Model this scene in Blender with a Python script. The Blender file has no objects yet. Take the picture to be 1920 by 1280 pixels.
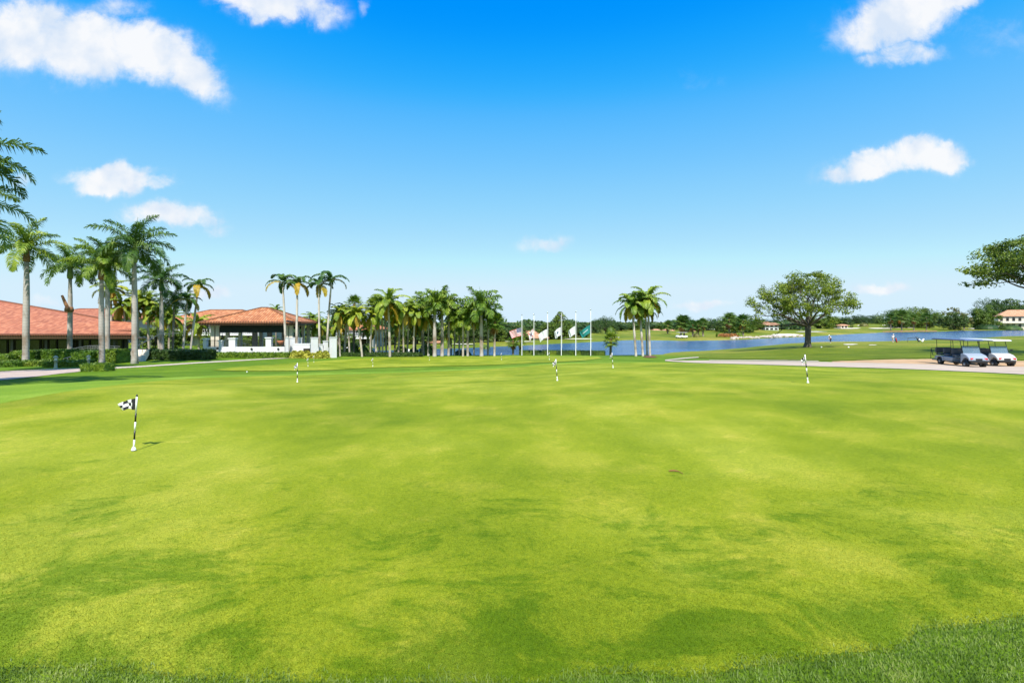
import bpy, math, random
import numpy as np
from mathutils import Vector, Matrix, Euler
R = math.radians
random.seed(7); np.random.seed(7)
scene = bpy.context.scene
C = scene.collection
# ------------------------------------------------------------------ camera
F = 907.0          # focal length of the photograph in its own pixels (1920 wide)
HY = 604.0         # row of the horizon
CZ = 1.7
cam_d = bpy.data.cameras.new('camera'); cam = bpy.data.objects.new('camera', cam_d); C.objects.link(cam)
cam_d.sensor_width = 36; cam_d.lens = 36 * F / 1920.0
cam_d.shift_y = -(640 - HY) / 1920.0
cam_d.clip_start = 0.05; cam_d.clip_end = 6000
cam.location = (0, 0, CZ); cam.rotation_euler = (R(90), 0, 0)
scene.camera = cam
# ------------------------------------------------------------------ light
SUN_EL, SUN_AZ = 55.0, 178.0          # azimuth of the sun: clockwise from +Y (behind the camera)
scene.view_settings.view_transform = 'Standard'
scene.view_settings.look = 'None'
scene.view_settings.gamma = 1
scene.view_settings.exposure = 0.85
sd = bpy.data.lights.new('sun', 'SUN'); sd.energy = 4.2; sd.angle = R(0.53); sd.color = (1.0, 0.955, 0.88)
so = bpy.data.objects.new('sun', sd); C.objects.link(so)
sv = Vector((math.sin(R(SUN_AZ)) * math.cos(R(SUN_EL)), math.cos(R(SUN_AZ)) * math.cos(R(SUN_EL)), math.sin(R(SUN_EL))))
so.rotation_euler = sv.to_track_quat('Z', 'Y').to_euler(); so.location = (0, -20, 40)

world = bpy.data.worlds.new('World'); scene.world = world; world.use_nodes = True
wt = world.node_tree; wn, wl = wt.nodes, wt.links
for n in list(wn): wn.remove(n)
def W(t, **k):
    n = wn.new(t)
    for a, b in k.items(): setattr(n, a, b)
    return n
out = W('ShaderNodeOutputWorld'); bg = W('ShaderNodeBackground'); bg.inputs[1].default_value = 0.11
wl.new(bg.outputs[0], out.inputs[0])
sky = W('ShaderNodeTexSky', sky_type='NISHITA', sun_disc=False)
sky.sun_elevation = R(SUN_EL); sky.sun_rotation = R(SUN_AZ)
sky.air_density = 1.0; sky.dust_density = 0.6; sky.ozone_density = 2.0
def wmath(op, a, b=None, c=None, clamp=False):
    n = W('ShaderNodeMath', operation=op, use_clamp=clamp)
    for i, v in enumerate((a, b, c)):
        if v is None: continue
        if isinstance(v, (int, float)): n.inputs[i].default_value = v
        else: wl.new(v, n.inputs[i])
    return n.outputs[0]
tc = W('ShaderNodeTexCoord'); sep = W('ShaderNodeSeparateXYZ'); wl.new(tc.outputs['Generated'], sep.inputs[0])
ysafe = wmath('MAXIMUM', sep.outputs[1], 0.02)
ca, cb = wmath('DIVIDE', sep.outputs[0], ysafe), wmath('DIVIDE', sep.outputs[2], ysafe)
cmb = W('ShaderNodeCombineXYZ'); wl.new(ca, cmb.inputs[0]); wl.new(cb, cmb.inputs[1])
# a slow warp and a fine one give the cloud edges their wisps
nz0 = W('ShaderNodeTexNoise'); nz0.inputs['Scale'].default_value = 9; nz0.inputs['Detail'].default_value = 5; nz0.inputs['Roughness'].default_value = .6
wl.new(cmb.outputs[0], nz0.inputs['Vector'])
vs = W('ShaderNodeVectorMath', operation='SUBTRACT'); wl.new(nz0.outputs['Color'], vs.inputs[0]); vs.inputs[1].default_value = (.5, .5, .5)
vsc = W('ShaderNodeVectorMath', operation='SCALE'); wl.new(vs.outputs[0], vsc.inputs[0]); vsc.inputs['Scale'].default_value = 0.09
vad = W('ShaderNodeVectorMath', operation='ADD'); wl.new(cmb.outputs[0], vad.inputs[0]); wl.new(vsc.outputs[0], vad.inputs[1])
CL = [  # px, py, rx, ry, rot(deg, + = falls to the right), density
 (40,62,120,70,0,1),(150,85,130,62,8,1),(255,95,120,52,14,1),(345,128,90,34,33,.9),(-60,70,120,70,0,1),(215,18,60,26,0,.42),(250,130,140,28,10,.5),
 (515,2,100,34,6,.95),(590,20,55,34,20,.6),(455,-5,50,22,0,.7),(683,20,16,10,-40,.25),
 (1690,30,120,52,-18,.95),(1775,-5,80,38,-20,.95),(1622,52,46,34,25,.7),(1700,92,78,20,-5,.5),(1640,108,40,16,0,.4),(1880,60,120,40,0,.14),
 (1655,306,120,24,-9,.85),(1712,285,60,28,-5,.9),(1775,298,52,28,10,.9),(1590,322,60,14,-12,.6),
 (205,336,82,28,0,.95),(295,342,34,18,0,.55),(250,322,60,16,0,.5),(318,405,82,25,2,.85),(385,416,55,17,6,.55),(40,345,24,16,0,.4),
 (1015,457,46,17,0,.5),(1650,541,60,15,0,.6),(1315,568,66,11,0,.5),(400,548,42,14,0,.55),(90,566,40,10,0,.4),(1300,150,60,20,0,.1)]
acc = None
for (px, py, rx, ry, rot, dn) in CL:
    m = W('ShaderNodeMapping', vector_type='TEXTURE'); wl.new(vad.outputs[0], m.inputs[0])
    m.inputs['Location'].default_value = ((px - 960) / F, (HY - py) / F, 0)
    m.inputs['Rotation'].default_value = (0, 0, -R(rot)); m.inputs['Scale'].default_value = (rx / F * 1.15, ry / F * 1.15, 1)
    ln = W('ShaderNodeVectorMath', operation='LENGTH'); wl.new(m.outputs[0], ln.inputs[0])
    mr = W('ShaderNodeMapRange', interpolation_type='SMOOTHERSTEP'); wl.new(ln.outputs['Value'], mr.inputs[0])
    mr.inputs[1].default_value = 1.42; mr.inputs[2].default_value = 0.15; mr.inputs[3].default_value = 0; mr.inputs[4].default_value = dn
    acc = mr.outputs[0] if acc is None else wmath('MAXIMUM', acc, mr.outputs[0])
nz1 = W('ShaderNodeTexNoise'); nz1.inputs['Scale'].default_value = 13; nz1.inputs['Detail'].default_value = 12; nz1.inputs['Roughness'].default_value = .66; nz1.inputs['Distortion'].default_value = .35
wl.new(cmb.outputs[0], nz1.inputs['Vector'])
fld = wmath('ADD', acc, wmath('MULTIPLY_ADD', nz1.outputs['Fac'], 1.8, -.80))
mrd = W('ShaderNodeMapRange', interpolation_type='SMOOTHSTEP'); wl.new(fld, mrd.inputs[0]); mrd.inputs[1].default_value = .02; mrd.inputs[2].default_value = .98
dens = wmath('MULTIPLY', mrd.outputs[0], wmath('MULTIPLY', acc, 2.1, clamp=True))
front = wmath('GREATER_THAN', sep.outputs[1], 0.05)
up = wmath('GREATER_THAN', sep.outputs[2], 0.0)
dens = wmath('MULTIPLY', wmath('MULTIPLY', dens, wmath('MULTIPLY', front, up)), 0.97)
hs = W('ShaderNodeHueSaturation'); hs.inputs['Saturation'].default_value = 1.25; hs.inputs['Value'].default_value = 1.0; wl.new(sky.outputs[0], hs.inputs['Color'])
gm = W('ShaderNodeGamma'); gm.inputs[1].default_value = 1.0; wl.new(hs.outputs[0], gm.inputs[0])
mx = W('ShaderNodeMix', data_type='RGBA'); wl.new(dens, mx.inputs[0]); wl.new(gm.outputs[0], mx.inputs[6]); mx.inputs[7].default_value = (4.75, 4.85, 5.05, 1)
KS = 0.198
s1 = W('ShaderNodeVectorMath', operation='SCALE'); s1.inputs['Scale'].default_value = KS; wl.new(gm.outputs[0], s1.inputs[0])
cvn = W('ShaderNodeRGBCurve'); wl.new(s1.outputs[0], cvn.inputs['Color'])
for ci, pts in enumerate((((0, 0), (.094, .0), (.112, .012), (.15, .10), (.191, .17), (.27, .27), (.5, .45), (.94, .66), (1, .67)),
                          ((0, 0), (.2, .24), (.25, .29), (.291, .37), (.365, .485), (.45, .56), (.585, .65), (.846, .77), (1, .86)),
                          ((0, 0), (.3, .7), (.5, .95), (.7, .99), (1, .985)))):
    cu_ = cvn.mapping.curves[ci]
    while len(cu_.points) < len(pts): cu_.points.new(.5, .5)
    for p_, q_ in zip(cu_.points, pts): p_.location = q_
cvn.mapping.use_clip = False; cvn.mapping.extend = 'HORIZONTAL'; cvn.mapping.update()
s2 = W('ShaderNodeVectorMath', operation='SCALE'); s2.inputs['Scale'].default_value = 1 / KS; wl.new(cvn.outputs[0], s2.inputs[0])
wl.new(s2.outputs[0], mx.inputs[6])
nz2 = W('ShaderNodeTexNoise'); nz2.inputs['Scale'].default_value = 11; nz2.inputs['Detail'].default_value = 6; wl.new(cmb.outputs[0], nz2.inputs['Vector'])
crp = W('ShaderNodeValToRGB'); crp.color_ramp.elements[0].position = .36; crp.color_ramp.elements[0].color = (3.6 / 5, 4.1 / 5, 4.8 / 5, 1); crp.color_ramp.elements[1].position = .56; crp.color_ramp.elements[1].color = (.97, .98, 1, 1)
wl.new(nz2.outputs['Fac'], crp.inputs[0]); s3 = W('ShaderNodeVectorMath', operation='SCALE'); s3.inputs['Scale'].default_value = 5.0; wl.new(crp.outputs[0], s3.inputs[0]); wl.new(s3.outputs[0], mx.inputs[7])
wl.new(mx.outputs[2], bg.inputs[0])
SKY_NODES = (sky, hs, gm, mx)

# ------------------------------------------------------------------ ground shape
def P(px, py, Y): return ((px - 960) / F * Y, Y, CZ + (HY - py) / F * Y)      # a point seen at a pixel, at a known depth
WL = -3.8                                                                       # lake level
def wat(px, py):
    Y = (CZ - WL) * F / (py - HY); return ((px - 960) / F * Y, Y)
ctrl = []
for u in (-3500, -1200, 300, 960, 1600, 3200, 5500):
    for Y, z in ((0.0, 0.0), (2.5, 0.0), (4.5, 0.0)): ctrl.append(((u - 960) / F * Y if Y > 0 else (u - 960) / F * 3, Y, z))
for px, rows in {
  -500: [(9, .05), (14, -.3), (20, -.8), (30, -1.5), (42, -2.0), (60, -2.5), (90, -2.6)],
  0: [(6.5, -.02), (9.5, .04), (14, -.21), (20, -.70), (30, -1.44), (42, -2.05), (60, -2.53), (90, -2.8), (130, -3)],
  250: [(6.5, -.05), (12, -.03), (18, -.46), (28, -1.17), (40, -1.78), (50, -2.16), (62, -2.67), (100, -2.9)],
  557: [(6.5, -.06), (12, -.2), (18.6, -.62), (26, -1.14), (38, -1.78), (50, -2.2), (60, -2.53), (90, -2.9)],
  800: [(6.5, -.04), (11, -.13), (17, -.455), (26, -1.05), (40, -1.87), (50, -2.27), (64, -2.75)],
  1043: [(6.5, -.02), (11, -.08), (16.8, -.34), (24, -.73), (32, -1.16), (45, -1.82), (55, -2.3), (66, -2.78)],
  1148: [(24.6, -.63), (35, -1.31), (50, -1.99), (62, -2.67)],
  1250: [(6.5, 0), (14, -.05), (24, -.6), (32, -1.05), (45, -1.77), (60, -2.53), (75, -3.1)],
  1400: [(7, .03), (14, -.0), (24, -.6), (30, -.95), (36, -1.28), (45, -1.75), (60, -2.3), (85, -3.0), (100, -3.4)],
  1513: [(7, .05), (12.8, .09), (20, -.37), (28, -.89), (33, -1.17), (38, -1.44), (45, -1.67), (60, -1.85), (69, -1.85), (90, -2.37), (115, -3.1)],
  1700: [(13, .09), (20, -.46), (27, -.95), (31, -1.24), (35, -1.36), (39, -1.5), (44, -1.5), (60, -1.67), (80, -1.92), (105, -2.64), (120, -3.0)],
  1900: [(7, .06), (12, .1), (20, -.53), (27, -1.13), (35, -1.46), (40, -1.6), (46, -1.6), (60, -1.45), (80, -1.3), (100, -1.55), (130, -2.3), (160, -3.1)],
  2500: [(10, .05), (20, -.5), (35, -1.4), (60, -1.4), (100, -1.5), (150, -2.6)],
}.items():
    for Y, z in rows: ctrl.append(((px - 960) / F * Y, Y, z))
for px, py, Y in ((560, 645, 110), (700, 646, 112), (800, 645, 120), (900, 642, 130), (960, 640, 140), (1100, 634, 160), (1240, 629, 180),
                  (1350, 628, 190), (1440, 620, 230), (1440, 617, 260), (1560, 618, 300), (1560, 612, 380), (1700, 614, 370), (1800, 613, 400), (1920, 612, 420), (2300, 612, 420),
                  (1560, 607, 480), (1700, 605.5, 520), (1900, 605, 520), (1300, 613, 320), (1000, 612, 330), (600, 612, 330), (100, 612, 300)):
    ctrl.append(P(px, py, Y))
for px in (-2500, -600, 300, 960, 1600, 2600, 4500):
    for Y in (900, 2000): ctrl.append(((px - 960) / F * Y, Y, 1.0))
ctrl = np.array(ctrl)
def uv_(X, Y):
    w = np.maximum(Y, 0) + 8.0
    return X / w * 1.6, np.log(w)
cu, cv = uv_(ctrl[:, 0], ctrl[:, 1]); nC = len(ctrl)
def _k(d2): return 0.5 * d2 * np.log(d2 + 1e-9)
A = np.zeros((nC + 3, nC + 3)); D2 = (cu[:, None] - cu[None]) ** 2 + (cv[:, None] - cv[None]) ** 2
A[:nC, :nC] = _k(D2) + np.eye(nC) * 2e-3; A[:nC, nC] = 1; A[:nC, nC + 1] = cu; A[:nC, nC + 2] = cv; A[nC:, :nC] = A[:nC, nC:].T
coef = np.linalg.solve(A, np.concatenate([ctrl[:, 2], np.zeros(3)]))
lake = [wat(*p) for p in ((520,664.5),(620,660),(700,657),(780,655.5),(860,653),(900,651),(960,648.5),(1020,645.5),(1120,640.6),(1182,637.5),(1240,638),(1290,639),(1340,638),(1390,636.7),(1440,634),(1507,631.7),
        (1581,627),(1656,623.2),(1757,622),(1800,619.8),(1850,619.6),(1950,618.8),(2200,618),(2600,618),
        (2600,626),(2200,627),(1950,628.7),(1900,631),(1840,635.2),(1790,637.8),(1730,641),(1650,641.6),(1560,643),(1507,643.4),(1457,646.7),(1390,652.5),(1340,656.7),(1300,659),(1262,661),(1235,666),(1190,669),(1130,670),(1000,670.5),(850,671),(700,671),(600,669),(520,668))]
lake = np.array(lake)
def poly_sd(X, Y, poly):
    X = np.asarray(X, float); Y = np.asarray(Y, float)
    d = np.full(X.shape, 1e9); inside = np.zeros(X.shape, bool); n = len(poly)
    for i in range(n):
        x1, y1 = poly[i]; x2, y2 = poly[(i + 1) % n]
        ex, ey = x2 - x1, y2 - y1
        t = np.clip(((X - x1) * ex + (Y - y1) * ey) / (ex * ex + ey * ey + 1e-12), 0, 1)
        d = np.minimum(d, (X - x1 - t * ex) ** 2 + (Y - y1 - t * ey) ** 2)
        c = ((y1 > Y) != (y2 > Y)) & (X < (x2 - x1) * (Y - y1) / (y2 - y1 + 1e-12) + x1)
        inside ^= c
    d = np.sqrt(d); return np.where(inside, -d, d)
def ground(X, Y):
    sc = np.isscalar(X); X = np.atleast_1d(np.asarray(X, float)); Y = np.atleast_1d(np.asarray(Y, float))
    u, v = uv_(X, Y); z = coef[nC] + coef[nC + 1] * u + coef[nC + 2] * v
    for i in range(nC): z = z + coef[i] * _k((u - cu[i]) ** 2 + (v - cv[i]) ** 2)
    # the putting surface rolls a little
    w = np.clip((Y - 1) / 5, 0, 1) * np.clip((60 - Y) / 20, 0, 1)
    z = z + w * (0.035 * np.sin(X * .55 + 1.3) * np.cos(Y * .42 + .4) + 0.02 * np.sin(X * .9 - Y * .7))
    far = np.clip((Y - 90) / 60, 0, 1)
    z = z + far * (0.25 * np.sin(X * .045 + 1) * np.cos(Y * .035) + 0.12 * np.sin(X * .11 + Y * .06))
    s = poly_sd(X, Y, lake) + 0.5 * np.sin(X * .31) * np.sin(Y * .23)
    t = np.clip(s / 8.0, 0, 1); t = t * t * (3 - 2 * t)
    zin = WL - np.minimum(-s * .25, 1.2)
    zout = (WL + .02 + np.minimum(s * .12, .3)) * (1 - t) + np.maximum(z, WL + .3) * t
    z = np.where(s < 0, zin, zout)
    return float(z[0]) if sc else z
def hit(px, py, y0=1.6, y1=900):
    Ys = np.exp(np.linspace(math.log(y0), math.log(y1), 900)); Xs = (px - 960) / F * Ys
    zr = CZ + (HY - py) / F * Ys; g = ground(Xs, Ys)
    i = np.argmax(g >= zr) if (g >= zr).any() else len(Ys) - 1
    return Xs[i], Ys[i]
def at(px, Y): X = (px - 960) / F * Y; return (X, Y, ground(X, Y))
def onhit(px, py): X, Y = hit(px, py); return (X, Y, ground(X, Y))

# ------------------------------------------------------------------ materials
def mat(name): m = bpy.data.materials.new(name); m.use_nodes = True; return m, m.node_tree.nodes, m.node_tree.links, m.node_tree.nodes['Principled BSDF']
def ramp(nd, stops):
    r = nd.new('ShaderNodeValToRGB'); el = r.color_ramp.elements
    while len(el) < len(stops): el.new(.5)
    for e, (p, c) in zip(el, stops): e.position = p; e.color = (*c, 1)
    return r
def noise(nd, lk, scale, detail=4, rough=.55, vec=None, stretch=None, coord='Object', dist=0):
    n = nd.new('ShaderNodeTexNoise'); n.inputs['Scale'].default_value = scale; n.inputs['Detail'].default_value = detail; n.inputs['Roughness'].default_value = rough; n.inputs['Distortion'].default_value = dist
    if vec is None:
        t = nd.new('ShaderNodeTexCoord'); vec = t.outputs[coord]
    if stretch:
        mp = nd.new('ShaderNodeMapping'); mp.inputs['Scale'].default_value = stretch[:3]
        if len(stretch) > 3: mp.inputs['Rotation'].default_value = (0, 0, R(stretch[3]))
        lk.new(vec, mp.inputs[0]); vec = mp.outputs[0]
    lk.new(vec, n.inputs['Vector']); return n
def mixc(nd, lk, fac, a, b, mode='MIX'):
    m = nd.new('ShaderNodeMix'); m.data_type = 'RGBA'; m.blend_type = mode
    for s, v in ((0, fac), (6, a), (7, b)):
        if isinstance(v, (int, float)): m.inputs[s].default_value = v
        elif isinstance(v, tuple): m.inputs[s].default_value = (*v, 1)
        else: lk.new(v, m.inputs[s])
    return m.outputs[2]
def bump(nd, lk, bs, h, strength, dist):
    b = nd.new('ShaderNodeBump'); b.inputs['Strength'].default_value = strength; b.inputs['Distance'].default_value = dist
    lk.new(h, b.inputs['Height']); lk.new(b.outputs[0], bs.inputs['Normal']); return b
MT = {}
def simple(name, col, rough=.6, var=.12, scale=6, metal=0, bmp=0, spec=.5, var2=None):
    m, nd, lk, bs = mat(name); bs.inputs['Roughness'].default_value = rough; bs.inputs['Metallic'].default_value = metal
    bs.inputs['Specular IOR Level'].default_value = spec
    n = noise(nd, lk, scale, 5)
    lo = tuple(c * (1 - var) for c in col); hi = tuple(min(1, c * (1 + var)) for c in col)
    r = ramp(nd, [(.3, lo), (.7, var2 or hi)]); lk.new(n.outputs[0], r.inputs[0]); lk.new(r.outputs[0], bs.inputs['Base Color'])
    if bmp: bump(nd, lk, bs, n.outputs[0], bmp, .02)
    MT[name] = m; return m
def grass(name, dark, mid, light, yellow, fine=220, patch=.35, bs_=.5, rough=.75, near=False):
    m, nd, lk, bs = mat(name)
    bs.inputs['Roughness'].default_value = rough; bs.inputs['Specular IOR Level'].default_value = .03; bs.inputs['Sheen Weight'].default_value = .10; bs.inputs['Sheen Roughness'].default_value = .4; bs.inputs['Sheen Tint'].default_value = (.85, 1, .25, 1)
    a = noise(nd, lk, patch, 6, .6, stretch=(1, 1.0, 1, 20), dist=.3)
    b = noise(nd, lk, patch * 4.2, 5, .62, stretch=(1, .7, 1, -15), dist=.2)
    mid_n = noise(nd, lk, 26, 4, .65)
    c = noise(nd, lk, fine, 3, .7)
    base = ramp(nd, [(.38, dark), (.5, mid), (.6, light)]); lk.new(a.outputs[0], base.inputs[0])
    r2 = ramp(nd, [(.38, dark), (.5, mid), (.63, yellow)]); lk.new(b.outputs[0], r2.inputs[0])
    col = mixc(nd, lk, .32, base.outputs[0], r2.outputs[0])
    r4 = ramp(nd, [(.38, (.86, .90, .9)), (.62, (1.13, 1.09, 1.1))]); lk.new(mid_n.outputs[0], r4.inputs[0])
    col = mixc(nd, lk, 1.0, col, r4.outputs[0], 'MULTIPLY')
    r3 = ramp(nd, [(.36, (.45, .54, .45)), (.5, (1, 1, 1)), (.64, (1.55, 1.42, 2.0))]); lk.new(c.outputs[0], r3.inputs[0])
    col = mixc(nd, lk, .8, col, r3.outputs[0], 'MULTIPLY')
    if near:   # worn, darker and shaggier patches on the side of the green next to the fringe
        t = nd.new('ShaderNodeTexCoord'); sx = nd.new('ShaderNodeSeparateXYZ'); lk.new(t.outputs['Object'], sx.inputs[0])
        q = noise(nd, lk, 1.0, 9, .78, stretch=(1, 1.5, 1, 25), dist=.6); ms = nd.new('ShaderNodeMath'); ms.operation = 'MULTIPLY_ADD'; lk.new(sx.outputs[1], ms.inputs[0]); ms.inputs[1].default_value = -.045; lk.new(q.outputs[0], ms.inputs[2])
        mr = nd.new('ShaderNodeMapRange'); lk.new(ms.outputs[0], mr.inputs[0]); mr.inputs[1].default_value = .325; mr.inputs[2].default_value = .425; mr.inputs[4].default_value = .95
        col = mixc(nd, lk, mr.outputs[0], col, mixc(nd, lk, 1, col, (.48, .66, .4), 'MULTIPLY'))
        q2 = noise(nd, lk, 2.3, 6, .7, stretch=(1, 1.5, 1, -30), dist=.7); ry = nd.new('ShaderNodeMapRange'); lk.new(q2.outputs[0], ry.inputs[0]); ry.inputs[1].default_value = .55; ry.inputs[2].default_value = .68; ry.inputs[4].default_value = .55
        col = mixc(nd, lk, ry.outputs[0], col, mixc(nd, lk, 1, col, (1.5, 1.25, 2.2), 'MULTIPLY'))
    lk.new(col, bs.inputs['Base Color'])
    bump(nd, lk, bs, c.outputs[0], bs_, .006)
    MT[name] = m; return m
GD, GM, GL, GY = (.108, .160, .005), (.195, .236, .010), (.268, .295, .026), (.37, .335, .038)
grass('green_turf', GD, GM, GL, GY, fine=150, patch=.19, bs_=.9, near=True)
grass('collar_turf', (.11, .20, .012), (.155, .25, .018), (.20, .29, .03), (.22, .29, .02), fine=90, patch=.3)
grass('rough_turf', (.07, .16, .008), (.105, .205, .012), (.15, .25, .02), (.20, .24, .02), fine=60, patch=.12)
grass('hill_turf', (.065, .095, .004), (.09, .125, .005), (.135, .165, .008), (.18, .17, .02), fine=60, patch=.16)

def ground_mat():
    # lawn near by, hill grass and olive fairway beyond, mixed by broad noise and by where the land is
    m, nd, lk, bs = mat('lawn'); bs.inputs['Roughness'].default_value = .8; bs.inputs['Specular IOR Level'].default_value = .1
    at_ = nd.new('ShaderNodeAttribute'); at_.attribute_name = 'hill'
    a = noise(nd, lk, .05, 6, .6, stretch=(1, .6, 1)); b = noise(nd, lk, .35, 5, .6, stretch=(1, .6, 1, 12)); c = noise(nd, lk, 70, 3, .7); d = noise(nd, lk, 3.0, 4, .6)
    r1 = ramp(nd, [(.35, (.075, .15, .005)), (.55, (.11, .19, .007)), (.7, (.16, .24, .015))]); lk.new(b.outputs[0], r1.inputs[0])
    r2 = ramp(nd, [(.32, (.085, .125, .008)), (.45, (.125, .165, .012)), (.56, (.18, .195, .018)), (.7, (.28, .24, .05))]); lk.new(a.outputs[0], r2.inputs[0])
    r5 = ramp(nd, [(.3, (.75, .8, .8)), (.7, (1.22, 1.15, 1.1))]); lk.new(b.outputs[0], r5.inputs[0])
    hillc = mixc(nd, lk, .8, r2.outputs[0], r5.outputs[0], 'MULTIPLY')
    col = mixc(nd, lk, at_.outputs['Fac'], r1.outputs[0], hillc)
    r6 = ramp(nd, [(.3, (.8, .82, .8)), (.7, (1.18, 1.15, 1.2))]); lk.new(d.outputs[0], r6.inputs[0]); col = mixc(nd, lk, .8, col, r6.outputs[0], 'MULTIPLY')
    r3 = ramp(nd, [(.28, (.5, .56, .5)), (.5, (1, 1, 1)), (.74, (1.5, 1.4, 1.6))]); lk.new(c.outputs[0], r3.inputs[0])
    col = mixc(nd, lk, .8, col, r3.outputs[0], 'MULTIPLY'); lk.new(col, bs.inputs['Base Color'])
    bump(nd, lk, bs, c.outputs[0], .8, .02); MT['lawn'] = m
ground_mat()
simple('path', (.44, .37, .29), .85, .12, 1.5, bmp=.1)
simple('paver', (.42, .32, .26), .85, .15, 2.5, bmp=.1)
simple('road', (.42, .33, .25), .9, .10, .5)
simple('dirt', (.42, .26, .13), .95, .25, .7, bmp=.3)
simple('mulch', (.13, .045, .02), .95, .4, 6, bmp=.5)
simple('sand', (.74, .68, .56), .9, .08, .3)
simple('rust_bank', (.34, .17, .07), .95, .3, .2)
simple('stucco', (.66, .66, .67), .8, .04, 1.2)
simple('stucco_cream', (.62, .55, .45), .8, .06, 1.2)
simple('stucco_pink', (.60, .34, .24), .8, .06, 1.0)
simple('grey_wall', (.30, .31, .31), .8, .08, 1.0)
simple('dark_frame', (.025, .022, .02), .5, .2, 3)
simple('iron', (.03, .028, .026), .45, .1, 5)
simple('rail_metal', (.22, .22, .22), .35, .1, 5, metal=.6)
simple('fascia', (.10, .045, .02), .6, .15, 2)
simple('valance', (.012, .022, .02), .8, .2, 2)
simple('white_paint', (.8, .8, .8), .35, .02, 3)
simple('black_paint', (.012, .012, .013), .35, .1, 3)
simple('alu', (.55, .56, .57), .3, .05, 4, metal=.9)
simple('terracotta', (.45, .16, .07), .8, .1, 4)
simple('stone', (.42, .36, .29), .85, .3, 1.2, bmp=.6)
simple('furn_white', (.75, .74, .72), .6, .05, 3)
simple('hydrant', (.36, .37, .28), .5, .15, 8)
simple('skin', (.50, .27, .18), .55, .06, 20); simple('hair', (.05, .03, .02), .7, .2, 30)
simple('shirt_white', (.75, .76, .8), .8, .04, 20); simple('cloth_navy', (.02, .03, .06), .8, .1, 20); simple('cloth_red', (.35, .03, .03), .8, .1, 20); simple('cloth_khaki', (.55, .5, .42), .8, .05, 20)
simple('bark_grey', (.30, .265, .225), .9, .3, 2.5, bmp=.6)
simple('bark_oak', (.10, .085, .065), .95, .35, 3.5, bmp=.9)
simple('bark_dark', (.09, .07, .05), .95, .3, 3, bmp=.5)
simple('boot', (.22, .11, .05), .9, .3, 4, bmp=.5)
simple('crownshaft', (.17, .24, .06), .45, .15, 2)
simple('twig', (.20, .06, .03), .8, .15, 30)

def palm_trunk_mat(name, base, stain, ring=5.0):
    m, nd, lk, bs = mat(name); bs.inputs['Roughness'].default_value = .8
    n = noise(nd, lk, 1.3, 6, .6, stretch=(1, 1, .5)); w = nd.new('ShaderNodeTexWave'); w.bands_direction = 'Z'; w.inputs['Scale'].default_value = ring * .5; w.inputs['Distortion'].default_value = 2.0; w.inputs['Detail'].default_value = 2
    t = nd.new('ShaderNodeTexCoord'); lk.new(t.outputs['Object'], w.inputs['Vector'])
    r = ramp(nd, [(.38, stain), (.53, base), (.7, tuple(min(1, c * 1.15) for c in base))]); lk.new(n.outputs[0], r.inputs[0])
    r2 = ramp(nd, [(.0, (.62, .58, .54)), (.3, (1, 1, 1))]); lk.new(w.outputs[0], r2.inputs[0])
    lk.new(mixc(nd, lk, .7, r.outputs[0], r2.outputs[0], 'MULTIPLY'), bs.inputs['Base Color']); bump(nd, lk, bs, w.outputs[0], .3, .02); MT[name] = m
palm_trunk_mat('royal_trunk', (.40, .365, .33), (.24, .18, .135))
palm_trunk_mat('slender_trunk', (.52, .47, .41), (.25, .20, .15), 8)
palm_trunk_mat('brown_trunk', (.24, .20, .16), (.13, .10, .07), 8)

def leafmat(name, dark, mid, light, tr=.3, scale=.8, rough=.5):
    m, nd, lk, bs = mat(name)
    oi = nd.new('ShaderNodeObjectInfo'); n = noise(nd, lk, scale, 4, .65); n2 = noise(nd, lk, scale * 7, 2, .6)
    ad = nd.new('ShaderNodeMath'); ad.operation = 'MULTIPLY_ADD'; lk.new(n2.outputs[0], ad.inputs[0]); ad.inputs[1].default_value = .5
    lk.new(n.outputs[0], ad.inputs[2])
    r = ramp(nd, [(.58, dark), (.75, mid), (.93, light)]); lk.new(ad.outputs[0], r.inputs[0])
    hv = nd.new('ShaderNodeHueSaturation'); lk.new(r.outputs[0], hv.inputs['Color'])
    mr = nd.new('ShaderNodeMapRange'); lk.new(oi.outputs['Random'], mr.inputs[0]); mr.inputs[3].default_value = .8; mr.inputs[4].default_value = 1.2; lk.new(mr.outputs[0], hv.inputs['Value'])
    mr2 = nd.new('ShaderNodeMapRange'); lk.new(oi.outputs['Random'], mr2.inputs[0]); mr2.inputs[3].default_value = .515; mr2.inputs[4].default_value = .485; lk.new(mr2.outputs[0], hv.inputs['Hue'])
    lk.new(hv.outputs[0], bs.inputs['Base Color']); bs.inputs['Roughness'].default_value = rough; bs.inputs['Specular IOR Level'].default_value = .35
    tl = nd.new('ShaderNodeBsdfTranslucent'); lk.new(hv.outputs[0], tl.inputs[0]); ms = nd.new('ShaderNodeMixShader'); ms.inputs[0].default_value = tr
    lk.new(bs.outputs[0], ms.inputs[1]); lk.new(tl.outputs[0], ms.inputs[2]); lk.new(ms.outputs[0], nd['Material Output'].inputs[0]); MT[name] = m
leafmat('frond_green', (.075, .145, .012), (.165, .26, .02), (.31, .38, .035))
leafmat('frond_lime', (.10, .18, .01), (.21, .29, .02), (.36, .39, .03))
leafmat('frond_dark', (.035, .085, .014), (.07, .15, .022), (.14, .22, .03))
leafmat('frond_yellow', (.28, .22, .02), (.46, .34, .03), (.60, .42, .05), .35)
leafmat('frond_brown', (.22, .10, .03), (.36, .17, .05), (.48, .24, .07), .2)
leafmat('leaf_oak', (.05, .09, .008), (.12, .19, .012), (.25, .31, .03), .35, 1.0)
leafmat('leaf_deep', (.022, .052, .010), (.045, .09, .014), (.09, .145, .02), .2, .35)
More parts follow.
